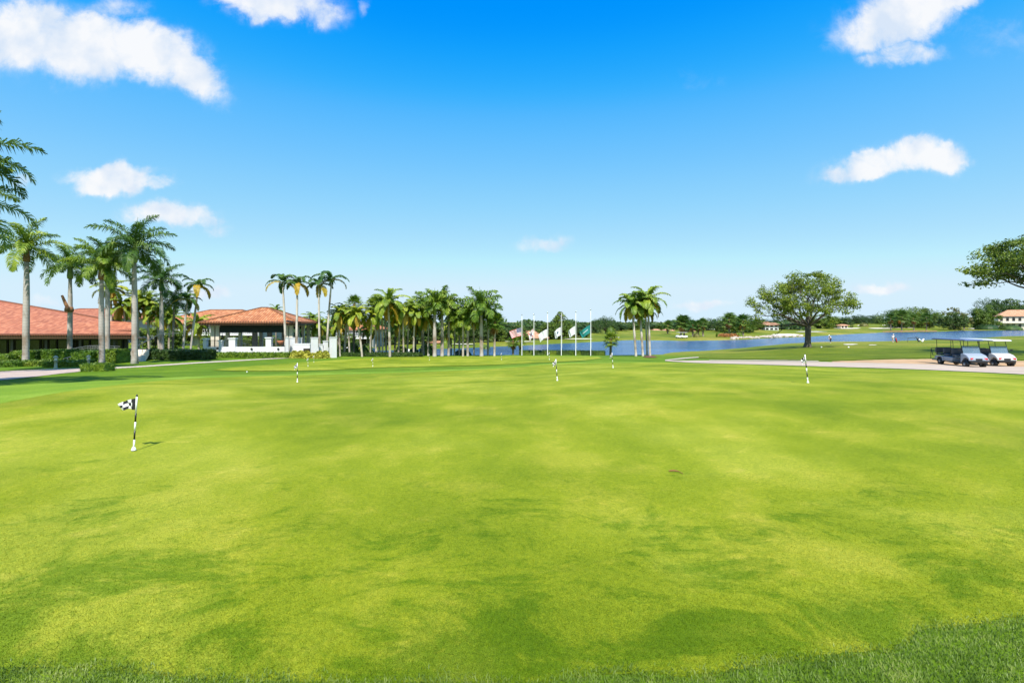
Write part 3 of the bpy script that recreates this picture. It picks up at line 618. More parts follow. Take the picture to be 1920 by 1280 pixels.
GB = 'slender palms among the garden trees'
palm(341, 655, 568, 52, 'slender', 'slender palm leaning right with small dark crown between garden palms', GB, .11, csc=.8, variant=0, top_px=352, trunk='slender_trunk', cs='slender')
palm(357, 655, 540, 53, 'slender', 'slender leaning palm with an orange fringed crown above the hotel roof', GB, .11, csc=.95, variant=1, top_px=370, trunk='slender_trunk', cs='slender', rz=1)
palm(325, 655, 575, 53, 'royal_dark', 'small dark drooping palm left of the two leaning slender palms', GB, .12, csc=.7, variant=1, trunk='brown_trunk', cs='slender')
GC = 'lime fronded palms behind the clubhouse'
for i, (px, tp, v, lab) in enumerate(((207, 548, 0, 'lime green palm behind the low end of the clubhouse roof'), (232, 580, 1, 'low lime palm just left of the tallest royal palm trunk'),
        (260, 568, 2, 'pale thin trunked palm directly right of the tallest royal palm trunk'), (278, 575, 0, 'pale thin trunked palm between the two grey royal trunks'),
        (297, 592, 1, 'short lime palm leaning behind the shorter royal palm'), (318, 600, 2, 'short lime palm right behind the shorter royal palm trunk'), (372, 612, 0, 'bushy lime palm in front of the hotel left of the pavilion'))):
    palm(px, 650, tp, 62 + i * .7, 'coco', lab, GC, .13, csc=.95, variant=v, rz=i * 1.1, trunk='slender_trunk', cs='slender')
GD_ = 'four slender palms in front of the pavilion'
palm(535, 659, 536, 57, 'slender', 'leftmost of the four slender palms, its fronds tipped orange', GD_, .13, csc=1.08, variant=0, top_px=531, trunk='slender_trunk', cs='slender', rz=.2)
palm(557, 659, 536, 57.5, 'slender', 'second from left of the four slender palms, yellow lower frond', GD_, .13, csc=1.05, variant=1, top_px=557, trunk='slender_trunk', cs='slender', rz=.9)
palm(600, 667, 540, 58, 'slender', 'third of the four slender palms, straight trunk and dark low crown', GD_, .12, csc=1.0, variant=2, top_px=598, trunk='slender_trunk', cs='slender', rz=1.5)
palm(612, 667, 530, 58.5, 'slender', 'rightmost of the four slender palms, leaning to the right', GD_, .12, csc=1.12, variant=3, top_px=622, trunk='slender_trunk', cs='slender', rz=2.3)
GE = 'palms in the grove beyond the putting green'
for a in ((646, 664, 596, 62, 'coco_green', 'green palm left of the fan palm at the start of the grove', .13, 0, 650, 'slender_trunk', 'coco', .9),
          (664, 668, 572, 64, 'fan', 'tall fan palm with bright round crown at the left of the grove', .13, 0, 664, 'brown_trunk', 'fan', .95),
          (679, 669, 592, 60, 'coco', 'coconut palm with a trunk that bends left, below the tall fan palm', .12, 1, 668, 'slender_trunk', 'coco', .85),
          (705, 664, 575, 62, 'fan', 'left of two fan palms standing close together', .14, 1, 704, 'slender_trunk', 'fan', .95),
          (711, 664, 572, 63.5, 'fan', 'right of two fan palms standing close together', .14, 0, 709, 'slender_trunk', 'fan', .95),
          (724, 663, 580, 66, 'coco_green', 'palm with thin pale trunk just left of the tall yellow crowned coconut palm', .12, 1, 722, 'slender_trunk', 'coco', .85),
          (731, 669, 572, 60, 'coco_green', 'tallest coconut palm of the grove with upright fronds and yellow lower leaves', .15, 2, 729, 'slender_trunk', 'coco', 1.12),
          (747, 663, 590, 63, 'coco', 'coconut palm with an orange dying frond halfway down its crown', .12, 2, 750, 'slender_trunk', 'coco', .9),
          (764, 652, 592, 64, 'coco_green', 'coconut palm with upright fan of fronds left of the first royal palms', .12, 0, 767, 'slender_trunk', 'coco', 1.0),
          (793, 664, 590, 66, 'royal_mid', 'royal palm with pale green shaft left of the thick white trunk', .19, 0, 792, 'royal_trunk', 'royal', 1.0),
          (815, 669, 590, 62, 'royal_mid', 'royal palm with the thickest white trunk of the grove', .24, 1, 815, 'royal_trunk', 'royal', 1.1),
          (829, 669, 590, 63, 'royal_mid', 'royal palm with grey blotched trunk right beside the thick white one', .22, 2, 829, 'royal_trunk', 'royal', 1.1),
          (861, 662, 612, 68, 'coco_green', 'shorter palm with thin white trunk at the water edge of the grove', .13, 1, 861, 'slender_trunk', 'slender', .9),
          (868, 668, 605, 63, 'royal_mid', 'middle one of the three thin trunks before the lake', .14, 2, 868, 'slender_trunk', 'slender', .85),
          (877, 669, 600, 63, 'royal_mid', 'palm with straight pale trunk left of the last big royal palm', .16, 0, 877, 'royal_trunk', 'royal', .95),
          (903, 669, 590, 62, 'royal_mid', 'last big royal palm of the grove, white trunk against the lake', .23, 1, 902, 'royal_trunk', 'royal', 1.2),
          (927, 668, 606, 63, 'fan', 'fan palm with an orange skirt of dead leaves at the right end of the grove', .14, 1, 928, 'slender_trunk', 'fan', 1.05),
          (638, 666, 590, 60.5, 'coco', 'slim lime palm at the left end of the grove beside the terrace pillar', .10, 2, 636, 'slender_trunk', 'coco', .8),
          (655, 667, 588, 61, 'slender', 'slim dark fronded palm left of the tall fan palm', .10, 2, 652, 'slender_trunk', 'slender', .85),
          (694, 668, 596, 61, 'coco', 'slim lime palm leaning right, left of the paired fan palms', .10, 0, 698, 'slender_trunk', 'coco', .8),
          (717, 667, 584, 62, 'coco_green', 'slim green palm between the paired fan palms and the tallest coconut palm', .10, 0, 716, 'slender_trunk', 'coco', .85),
          (757, 667, 586, 61, 'coco', 'slim lime palm with white trunk right of the dying frond palm', .10, 1, 756, 'slender_trunk', 'coco', .85),
          (775, 667, 588, 62, 'coco_green', 'slim palm between the upright crowned coconut palm and the royal palms', .11, 2, 778, 'slender_trunk', 'coco', .9),
          (803, 668, 600, 64, 'coco', 'slim lime palm squeezed between the two leftmost royal trunks', .10, 2, 803, 'slender_trunk', 'coco', .8),
          (841, 667, 588, 64, 'royal_mid', 'slim royal palm right of the grey blotched royal trunk', .16, 0, 842, 'royal_trunk', 'royal', .95),
          (852, 667, 600, 66, 'coco', 'slim lime palm left of the three thin lakeside trunks', .10, 1, 853, 'slender_trunk', 'coco', .8),
          (889, 668, 598, 64, 'coco_green', 'slim green palm directly left of the last big royal palm', .11, 0, 888, 'slender_trunk', 'coco', .85),
          (915, 668, 602, 65, 'royal_mid', 'slim royal palm between the last big one and the orange skirted fan palm', .14, 2, 915, 'royal_trunk', 'royal', .85),
          (690, 664, 620, 68, 'coco', 'low lime palm filling the gap left of the paired fan palms', .12, 1, 690, 'brown_trunk', 'coco', .75),
          (740, 664, 608, 69, 'coco', 'low lime palm behind the tallest coconut palm', .12, 2, 742, 'brown_trunk', 'coco', .8),
          (779, 664, 612, 68, 'coco_green', 'low green palm left of the pale green shafted royal palm', .12, 2, 779, 'brown_trunk', 'coco', .85),
          (846, 666, 622, 71, 'coco', 'low lime palm in the gap right of the grey blotched royal palm', .12, 0, 846, 'brown_trunk', 'coco', .8),
          (634, 664, 612, 66, 'coco', 'low yellow green palm behind the white pillar of the terrace', .12, 0, 634, 'brown_trunk', 'coco', .85),
          (600, 660, 612, 72, 'coco', 'yellowish palm behind the open right side of the pavilion', .12, 1, 600, 'brown_trunk', 'coco', .9),
          (583, 660, 602, 74, 'coco_green', 'green palm rising behind the right eave of the pavilion', .12, 1, 586, 'brown_trunk', 'coco', .8),
          (518, 660, 585, 84, 'coco_green', 'palm crown peeping over the pavilion roof right of its peak', .12, 2, 518, 'brown_trunk', 'coco', .7)):
    px, bp, tp, Y, kd, lab, tr, v, tpx, tk, cs, sc_ = a
    palm(px, bp, tp, Y, kd, lab, GE, tr, csc=sc_, variant=v, rz=px * .37, trunk=tk, cs=cs, top_px=tpx)
GF = 'four coconut palms on the lake bank'
palm(1192, 669, 574, 61, 'coco_green', 'coconut palm left in the bank clump, crown leaning far left', GF, .14, csc=1.05, variant=0, top_px=1185, trunk='slender_trunk', cs='coco', rz=2.6)
palm(1205, 669, 572, 61.5, 'coco_green', 'coconut palm second in the bank clump with mixed green crown', GF, .14, csc=1.0, variant=1, top_px=1199, trunk='slender_trunk', cs='coco')
palm(1214, 667, 584, 62.5, 'coco', 'coconut palm in the bank clump with golden hanging fronds', GF, .12, csc=.92, variant=2, top_px=1210, trunk='slender_trunk', cs='coco', rz=1)
palm(1219, 667, 566, 61.5, 'coco_green', 'rightmost coconut palm of the bank clump, its crown dark against the sky', GF, .14, csc=1.1, variant=2, top_px=1215, trunk='slender_trunk', cs='coco', rz=.4)
GG = 'small palms on the near lake bank'
palm(962, 664, 643, 72, 'fan', 'small dark palm on the lake bank left of the first flagpole', GG, .16, csc=.75, trunk='brown_trunk', cs='fan', csz=.9)
palm(975, 664, 642, 74, 'fan', 'small palm close behind the first flagpole', GG, .16, csc=.75, variant=1, trunk='brown_trunk', cs='fan', rz=1, csz=.9)
palm(1145, 664, 640, 71, 'fan_green', 'small bushy palm on the lake bank right of the teal flag', GG, .18, csc=1.0, trunk='brown_trunk', cs='fan', csz=.9)

# ------------------------------------------------------------------ broadleaf trees
def leaf_card(mb, p, s, nrm=None, mi=0):
    a = Vector((random.gauss(0, 1), random.gauss(0, 1), random.gauss(0, .7)));
    if nrm is not None: a = a * .55 + nrm
    a.normalize(); u = a.orthogonal().normalized(); th = random.uniform(0, 6.28); v = a.cross(u); u2 = u * math.cos(th) + v * math.sin(th); v2 = a.cross(u2)
    l = s * random.uniform(.7, 1.3); w = l * random.uniform(.4, .65)
    mb.add([tuple(p - u2 * l * .5), tuple(p + v2 * w * .5), tuple(p + u2 * l * .5), tuple(p - v2 * w * .5)], [(0, 1, 2, 3)], mi)
def clump(mb, c, r_, n, s, flat=.7):
    for _ in range(n):
        d = Vector((random.gauss(0, 1), random.gauss(0, 1), random.gauss(0, 1))).normalized(); q = r_ * random.uniform(.35, 1.05) ** .6
        leaf_card(mb, c + Vector((d.x * q, d.y * q, d.z * q * flat)), s, d + Vector((0, 0, .5)))
def round_tree(seed, H=10, Rr=6, trunk_h=1.5, nc=60, leaf=.58, per=60, flat=.55, leafm='leaf_deep', bark='bark_dark', cl=.2, lobes=5):
    """returns trunk and crown meshes: a crown of clumps set over a few big lobes"""
    random.seed(seed); cb = MB(); tb = MB()
    lob = []
    for i in range(lobes):
        a = 2 * math.pi * i / lobes + random.uniform(-.5, .5); q = Rr * random.uniform(.3, .55)
        lob.append((Vector((q * math.cos(a), q * math.sin(a), H * random.uniform(.26, .55))), Rr * random.uniform(.42, .6)))
    lob.append((Vector((random.uniform(-.1, .1) * Rr, 0, trunk_h + (H - trunk_h) * .62)), Rr * .55))
    for i in range(nc):
        c, lr = lob[i % len(lob)]; d = Vector((random.gauss(0, 1), random.gauss(0, 1), random.gauss(.1, .9))).normalized()
        p = c + Vector((d.x * lr, d.y * lr, d.z * (H - trunk_h) * flat * .85)) * random.uniform(.55, 1.0)
        p.z = min(max(p.z, trunk_h * .55), H * .95)
        clump(cb, p, Rr * cl * random.uniform(.7, 1.3), per, leaf, .65)
    tr = Rr * .06 + .12
    tb.tube([(0, 0, -.4), (.05, 0, trunk_h * .5), (0, .05, trunk_h)], [tr * 1.4, tr, tr * .85], 9)
    for c, lr in lob: tb.tube([(0, 0, trunk_h * .85), (c.x * .4, c.y * .4, trunk_h * .6 + c.z * .4), (c.x, c.y, c.z)], [tr * .6, tr * .38, tr * .15], 6)
    return tb.mesh('trunk', bark, True), cb.mesh('crown', leafm)
TR = {}
for i in range(3):
    TR['deep%d' % i] = round_tree(100 + i, nc=105, leafm='leaf_deep'); TR['mid%d' % i] = round_tree(110 + i, nc=100, leafm='leaf_mid'); 
TR['bright0'] = round_tree(120, leafm='leaf_bright', nc=60); TR['olive0'] = round_tree(121, leafm='leaf_olive', nc=34, cl=.18)
TR['dome0'] = round_tree(130, H=10, Rr=10, trunk_h=1.2, nc=150, leafm='leaf_deep', flat=.62, lobes=7, cl=.16, leaf=.45)
TR['dome1'] = round_tree(131, H=10, Rr=10, trunk_h=1.2, nc=150, leafm='leaf_mid', flat=.62, lobes=7, cl=.16, leaf=.45)
TR['tall0'] = round_tree(140, H=12, Rr=4.2, trunk_h=3.5, nc=90, leafm='leaf_deep', lobes=5, cl=.26); TR['tall1'] = round_tree(141, H=12, Rr=4.2, trunk_h=2.5, nc=90, leafm='leaf_mid', lobes=5, cl=.26)
TH = {'deep': 10, 'mid': 10, 'bright': 10, 'olive': 10, 'dome': 10, 'tall': 12}; TW = {'deep': 6.5, 'mid': 6.5, 'bright': 6.5, 'olive': 6, 'dome': 10.5, 'tall': 4.6}
def tree(px, top, base, wpx, Y, kind, label, group, name='broadleaf_tree', cat='tree', zoff=0):
    x, y, z = at(px, Y); k_ = kind[:-1]; H = (base - top) / F * Y; zt = CZ + (HY - top) / F * Y; H = max(zt - z, 1.5)
    t = empty(name, (x, y, z - zoff), label, cat, group); tm, cm = TR[kind]; s_ = H / TH[k_]; sx = wpx / F * Y / 2 / TW[k_] * 1.12
    rz = (px * 1.7) % 6.28
    for nm, me in (('trunk', tm), ('crown', cm)): use(nm, me, t, (0, 0, 0), rz, (sx, sx, s_))
    return t
GT = 'trees on the far shore'
far_trees = [
 # px, top, base, width, Y, kind, label
 (1048,584,636,42,150,'tall1','tall uneven green tree rising behind the third and fourth flagpoles'),
 (1030,601,636,48,146,'mid0','lower green tree at the left foot of the tall uneven one'),
 (1062,600,636,40,148,'mid1','green tree at the right foot of the tall uneven one'),
 (1090,611,634,44,165,'deep0','dark low tree behind the white flag left of the teal one'),
 (1137,593,626,56,195,'dome0','big round dark tree right of the teal flag'),
 (1113,601,627,30,205,'deep1','dark tree at the left side of the big round dark one'),
 (1010,612,634,30,170,'deep2','low tree behind the third flagpole, left of the uneven tall tree'),
 (1165,606,626,34,230,'deep0','dark tree just left of the coconut clump trunks'),
 (1190,607,625,40,240,'mid1','tree seen low between the coconut clump trunks'),
 (1222,608,625,36,250,'deep1','tree just right of the coconut clump trunks'),
 (1240,607,625,30,245,'mid2','small tree above the pink cottage'),
 (1262,604,624,34,245,'deep2','dark tree behind the small white house'),
 (1285,601,625,34,215,'deep0','dark tree behind the clump of shaggy palms'),
 (1303,605,624,26,235,'mid0','small tree right of the clump of shaggy palms'),
 (1326,597,622,56,235,'dome0','broad dark dome of trees left of the flower bed hill'),
 (1350,603,622,30,225,'deep1','dark tree at the right foot of the broad dark dome'),
 (1372,588,622,52,215,'mid1','leafy green tree behind the tall single shaggy palm'),
 (1398,590,622,50,215,'mid2','leafy green tree left behind the lone oak'),
 (1418,598,620,36,235,'mid0','small green tree under the left limbs of the lone oak'),
 (1445,598,614,50,330,'deep2','dark tree behind the white villa'),
 (1478,597,616,56,300,'mid0','green tree right of the white villa'),
 (1503,600,616,40,290,'mid1','green tree behind the trunk of the lone oak'),
 (1535,589,612,56,330,'mid2','tall loose green tree right of the lone oak trunk'),
 (1560,590,612,40,340,'mid0','loose topped green tree right behind the first far bunker'),
 (1580,594,610,36,350,'deep0','dark tree above the little yellow house'),
 (1610,590,607,48,470,'dome0','first of the two dark distant domes of trees'),
 (1643,590,607,56,480,'dome0','second of the two dark distant domes of trees'),
 (1700,573,611,96,360,'dome1','great wide domed tree clump at the far fairway'),
 (1680,580,611,50,350,'mid1','green tree at the left edge of the great domed clump'),
 (1728,578,611,56,365,'deep1','dark tree at the right edge of the great domed clump'),
 (1756,586,610,36,420,'deep0','dark small tree right of the great domed clump'),
 (1770,588,610,34,430,'mid2','small green tree with trunk in the open fairway gap'),
 (1790,573,612,34,330,'olive0','thin open crowned tree standing above the others'),
 (1785,586,612,44,320,'deep2','dark round tree with visible trunk below the thin open one'),
 (1808,584,612,30,340,'olive0','olive brown tree left of the bright green one'),
 (1848,560,612,60,385,'dome0','large dark tree behind the bright green one'),
 (1880,560,612,70,400,'deep1','large dark tree directly behind the tiled house'),
 (1915,562,611,60,405,'deep2','dark tree behind the right edge of the tiled house'),
 (1955,560,611,70,405,'deep0','dark tree past the right edge behind the tiled house'),
 (1852,569,614,44,345,'bright0','bright lime green tree left of the tiled house'),
 (1838,574,614,34,340,'mid0','green tree at the left foot of the bright lime one'),
]
for a in far_trees: tree(*a, GT)
GW = 'trees behind the palm grove'
for i, (px, top, w, Y, kd, lab) in enumerate(((650,622,50,90,'mid0','shrubby green tree behind the first grove palms'),(676,616,50,104,'deep0','dark tree behind the bent coconut palm'),(700,608,54,110,'mid1','green tree behind the paired fan palms'),
        (728,606,54,112,'deep1','dark tree behind the tallest coconut palm'),(755,605,56,114,'mid2','green tree behind the dying frond palm'),(782,603,60,116,'deep2','dark tree left behind the first royal trunks'),
        (808,606,52,118,'deep0','dark tree behind the thick white trunk'),(834,612,44,120,'bright0','yellow green tree across the inlet, right of the blotched trunk'),(858,615,44,118,'bright0','yellow green tree across the inlet behind the thin white trunk'),
        (880,607,50,124,'deep1','dark tree left behind the last big royal palm'),(905,604,50,126,'deep2','dark tree right behind the last big royal palm'),(930,606,50,130,'mid1','green tree behind the orange skirted fan palm'),
        (950,604,50,134,'deep0','dark tree left of the first flag'),(972,609,44,140,'mid2','green tree behind the striped flag'),(990,610,40,155,'deep1','dark tree above the orange roof left of the second flag'),(1000,616,30,152,'mid0','low tree at the right end of the orange roof'))):
    tree(px, top, 650, w, Y, kd, lab, GW)
GH = 'garden trees around the hotel'
for (px, top, w, Y, kd, lab) in ((215,590,60,80,'bright0','lime bushy tree behind the low end of the clubhouse'),(290,600,70,84,'bright0','lime bushy tree behind the pale thin palms'),(330,612,60,82,'mid1','green tree in front of the hotel wing'),
        (392,622,50,78,'bright0','yellow green tree left of the pavilion'),(450,626,40,84,'bright0','lime tree seen through the pavilion left opening'),(480,628,40,85,'mid0','green tree seen through the middle of the pavilion'),(512,627,40,86,'bright0','yellow tree seen through the right of the pavilion'),
        (572,618,50,84,'bright0','lime tree beyond the right eave of the pavilion'),(618,624,50,86,'mid2','green tree behind the white terrace pillars'),(600,606,40,92,'deep1','darker tree right of the pavilion roof end')):
    tree(px, top, 650, w, Y, kd, lab, GH)
def far_wood(name, label, segs, ls):
    random.seed(77); mb = MB()
    for (px0, px1, Y0, Y1, top, n) in segs:
        for k_ in range(n):
            px = random.uniform(px0, px1); Y = random.uniform(Y0, Y1); x, y, z = at(px, Y); zt = CZ + (HY - top) / F * Y + 1.0 * math.sin(px * .09) + .6 * math.sin(px * .23 + 1)
            for q in range(26): leaf_card(mb, Vector((x + random.gauss(0, 1.3), y + random.gauss(0, 1), z + (zt - z) * random.uniform(.05, 1) * random.uniform(.75, 1))), ls, Vector((0, -.6, .5)))
    tag(mb.obj(name, 'leaf_deep'), label, 'wood', kind='stuff')
far_wood('far_wood', 'continuous dark woodland closing the view behind the fairways', ((1480, 2150, 500, 540, 596, 520), (960, 1500, 262, 285, 602.5, 560), (560, 980, 165, 185, 602, 520), (-200, 560, 150, 170, 601, 300)), 1.5)
# shaggy palms of the far shore
GS = 'shaggy palms on the far shore'
for (px, tp, Y, v, lab, sc_) in ((1277,606,165,0,'left shaggy palm of the dark pair by the white carts',1.9),(1283,606,165,1,'right shaggy palm of the dark pair by the white carts',1.9),(1299,611,175,0,'shaggy palm left of the round pale bush',1.5),
        (1309,611,176,1,'shaggy palm directly behind the round pale bush',1.5),(1318,608,178,0,'shaggy palm right of the round pale bush',1.6),(1367,600,180,1,'tall single shaggy palm left of the flower bed end',2.0),(1393,604,175,0,'shaggy palm with a brown skirt at the shore rocks',2.0),
        (1252,611,200,1,'shaggy palm beside the small white house',1.6),(1670,597,300,0,'small palm at the left of the great domed clump',2.2),(1691,594,290,1,'feathery palm before the great domed clump',2.8),(1737,597,300,0,'palm before the right side of the great domed clump',2.4),(1807,597,335,1,'small palm beneath the olive brown tree',2.0),
        (1713,598,300,1,'palm in the middle of the great domed clump',2.2)):
    palm(px, 640, tp, Y, 'far', lab, GS, .3, csc=sc_, variant=v, rz=px, trunk='brown_trunk', cs='fan', csz=1.2)

# the lone oak and the big limb tree on the right edge
def oak(name, loc, label, seed, H, spread, th, tr, leafm, nleaf, ls, limbs, low=.25, gap=1.0, levels=4, cxo=0):
    random.seed(seed); t = empty(name, loc, label, 'tree'); tb = MB(); lb = MB(); tips = []
    def branch(p, d, L, r_, lev):
        pts = [p.copy()]; rr = [r_]; n = 4; q = p.copy(); dd = d.copy()
        for i in range(n):
            dd = (dd + Vector((random.gauss(0, .16), random.gauss(0, .16), random.gauss(.02, .10)))).normalized()
            q = q + dd * (L / n); pts.append(q.copy()); rr.append(r_ * (1 - .5 * (i + 1) / n))
            if lev <= 1 and i >= 1: tips.append((q.copy(), lev))
        if lev > 1 or ((q.x - cxo) / spread) ** 2 + (q.y / spread) ** 2 + (max(0, q.z - th) / (H - th)) ** 2 < .95: tb.tube(pts, rr, 8 if lev > 2 else 5, cap=False)
        if lev <= 0: tips.append((q.copy(), lev)); return
        for k_ in range(random.choice((3, 3, 4)) if lev > 1 else 4):
            i = random.choice((2, 3, 4)) if k_ else 4; b = pts[i]; a = random.uniform(0, 6.28); o_ = dd.orthogonal().normalized(); o_ = (o_ * math.cos(a) + dd.cross(o_) * math.sin(a)); o_.z *= .55
            nd = (dd * .75 + o_ * random.uniform(.6, .95) + Vector((0, 0, .10))).normalized()
            branch(b, nd, L * random.uniform(.58, .78), rr[i] * .7, lev - 1)
    base = Vector((0, 0, -.4)); top = Vector((.1, 0, th))
    tb.tube([base, (0, 0, .1), (.05, 0, .7), (.08, 0, th * .6), top], [tr * 1.75, tr * 1.45, tr * 1.08, tr, tr * 1.1], 16)
    for (az, el, L, k_) in limbs: 
        d = Vector((math.cos(R(az)) * math.cos(R(el)), math.sin(R(az)) * math.cos(R(el)), math.sin(R(el)))); branch(top + Vector((0, 0, -.25)), d, L, tr * k_, levels - 1)
    zc = th + (H - th) * .2; kept = []
    for p, lv in tips:
        p = p - Vector((cxo, 0, 0)); e = (p.x / spread) ** 2 + (p.y / spread) ** 2 + ((p.z - zc) / (H - zc)) ** 2 if p.z > zc else (p.x / spread) ** 2 + (p.y / spread) ** 2
        if e > 1.25: p = Vector((p.x / e ** .5 * 1.05, p.y / e ** .5 * 1.05, zc + (p.z - zc) / e ** .5 * 1.05))
        p = p + Vector((cxo, 0, 0))
        if p.z < th * low + 1.2: continue
        kept.append(p)
    n_each = max(3, int(nleaf / len(kept)))
    for p in kept: clump(lb, p, gap * random.uniform(.35, .95), n_each, ls, .6)
    tb.obj('trunk', 'bark_oak', t, True); lb.obj('crown', leafm, t); return t
oak('oak_tree', at(1514, 69), 'lone spreading oak with rugged forked trunk on the grass bank before the lake', 5, 10.2, 7.0, 3.2, .37, 'leaf_oak', 20000, .25,
    [(178, 30, 4.3, .62), (5, 26, 4.0, .6), (195, 8, 3.6, .4), (150, 52, 3.9, .55), (40, 55, 3.8, .55), (95, 70, 3.9, .6), (-90, 48, 3.6, .5), (-140, 42, 3.6, .45), (-40, 40, 3.6, .45), (190, 22, 3.4, .4), (70, 38, 3.4, .4)], gap=.8, cxo=-1.3)
oak('oak_tree', at(2040, 46), 'huge oak reaching in from the right edge with layered dark limbs', 9, 11.6, 10.6, 4.7, .5, 'leaf_mid', 32000, .24,
    [(178, 24, 4.6, .6), (160, 34, 4.4, .6), (200, 36, 4.4, .55), (120, 50, 4.2, .5), (60, 40, 4.2, .5), (0, 35, 4.2, .5), (-60, 40, 4.0, .5), (185, 55, 4.2, .5)], gap=.95)

# ------------------------------------------------------------------ hedges and bushes
def leafy_block(mb, L, D, H, n, s, rnd=.12, dome=False):
    for _ in range(n):
        f = random.random()
        if dome:
            a = random.uniform(0, 6.28); zz = random.random(); q = math.sqrt(max(0, 1 - zz * zz)) * random.uniform(.85, 1.03); p = Vector((L / 2 * q * math.cos(a), D / 2 * q * math.sin(a), H * zz)); nn = Vector((p.x / L, p.y / D, p.z / H))
        else:
            if f < .4: p = Vector((random.uniform(-L, L) / 2, random.uniform(-D, D) / 2, H)); nn = Vector((0, 0, 1))
            elif f < .8: p = Vector((random.uniform(-L, L) / 2, -D / 2 if random.random() < .8 else D / 2, random.uniform(0, H))); nn = Vector((0, -1 if p.y < 0 else 1, 0))
            else: p = Vector((random.choice((-L, L)) / 2, random.uniform(-D, D) / 2, random.uniform(0, H))); nn = Vector((1 if p.x > 0 else -1, 0, 0))
            p += Vector((random.gauss(0, 1), random.gauss(0, 1), random.gauss(0, 1))) * s * rnd * 2
        leaf_card(mb, p, s, nn * .8)
def hedge(px0, px1, Y, H, D, label, m='leaf_hedge', s=.14, dens=180, group='hedges', cat='hedge', name='hedge', dome=False, core=True, Y2=None, zadd=0):
    x0, y0, z0 = at(px0, Y); x1, y1, z1 = at(px1, Y2 or Y); L = math.hypot(x1 - x0, y1 - y0); cx, cy = (x0 + x1) / 2, (y0 + y1) / 2; rz = math.atan2(y1 - y0, x1 - x0)
    zb = min(z0, z1, ground(cx, cy)); zz = ground(cx, cy); mb = MB(); random.seed(int(px0 * 7 + px1))
    mb2 = MB(); leafy_block(mb, L, D, H, int(dens * (L * H * 1.3 + L * D + D * H)), s, dome=dome)
    if core:
        if dome: mb.lathe([(L / 2 * .9 * math.cos(a), H * .88 * math.sin(a)) for a in np.linspace(0, 1.5, 6)], n=14)
        else: mb.box((0, 0, H * .47 - .15), (L * .98, D * .94, H * .94 + .3))
    o = mb.obj(name, m); o.location = (cx, cy, zz + zadd); o.rotation_euler = (0, -math.atan2(z1 - z0, L), rz) if not dome else (0, 0, rz)
    return tag(o, label, cat, group)
hedge(161, 206, 28.6, .46, .8, 'small low clipped hedge alone at the edge of the path', dens=420, s=.10)
hedge(145, 182, 42, 1.05, 1.2, 'clipped hedge left of the brown stained palm trunk', dens=250)
hedge(198, 233, 42.5, 1.15, 1.6, 'taller clipped hedge block right of the brown stained palm trunk', dens=250)
hedge(-60, 32, 44, .85, 1.6, 'low hedge left of the pale palm trunk at the far left', dens=200)
hedge(34, 72, 45, 1.15, 1.6, 'clipped hedge behind the pale palm trunk at the far left', dens=220)
hedge(70, 84, 45.5, 1.2, 1.6, 'dark narrow block in the clipped hedge row', 'leaf_hedge_dark', dens=220)
hedge(84, 136, 46, 1.2, 1.8, 'long clipped hedge between the dark narrow block and the steps', dens=220)
hedge(150, 232, 53, 1.0, 2.0, 'dark hedge on the bank below the ramp railing', 'leaf_hedge_dark', dens=120, s=.2)
for i, (a, b, Y, lab) in enumerate(((-80, 20, 40, 'ground cover bed at the left edge beside the pavers'), (20, 60, 39.5, 'ground cover at the foot of the pale palm trunk'), (60, 98, 40, 'ground cover left of the lamp bollard'), (108, 158, 39, 'ground cover bed right of the lamp bollard'))):
    hedge(a, b, Y, .45, 2.4, lab, 'leaf_hedge' if i % 2 else 'leaf_mid', s=.16, dens=110, group='ground cover beds', cat='shrub', name='shrub_bed', core=True)
hedge(272, 300, 50, 1.0, 2.0, 'dark rounded hedge left of the shorter royal palm', 'leaf_hedge_dark', dens=110, s=.2)
hedge(300, 392, 50, 1.0, 2.6, 'long dark hedge on the lawn bank right of the white steps', 'leaf_hedge_dark', dens=110, s=.2)
hedge(395, 545, 55, .58, 1.4, 'long green hedge in front of the white pavilion wall', 'leaf_hedge', dens=150, s=.18)
hedge(618, 790, 61, .5, 1.2, 'low hedge along the foot of the palm grove', 'leaf_hedge_dark', dens=100, s=.2)
hedge(850, 884, 69, .8, 1.5, 'rounded dark bush by the water right of the blotched royal trunk', 'leaf_hedge_dark', dens=90, s=.2, dome=True, cat='shrub', name='shrub')
for i in range(6):
    a = 545 + i * 11.5
    hedge(a, a + 15, 54.6 + (i % 2) * .6, .85 if i != 3 else .6, 1.3, ['yellow variegated shrub next to the long green hedge', 'second yellow shrub from the long green hedge', 'yellow shrub before the dark firebox opening', 'low yellow shrub in the middle of the bed', 'yellow shrub at the foot of the third slender palm', 'last yellow shrub at the right end of the bed'][i], 'leaf_croton', s=.24, dens=130, group='yellow shrubs before the terrace', cat='shrub', name='shrub', dome=True)
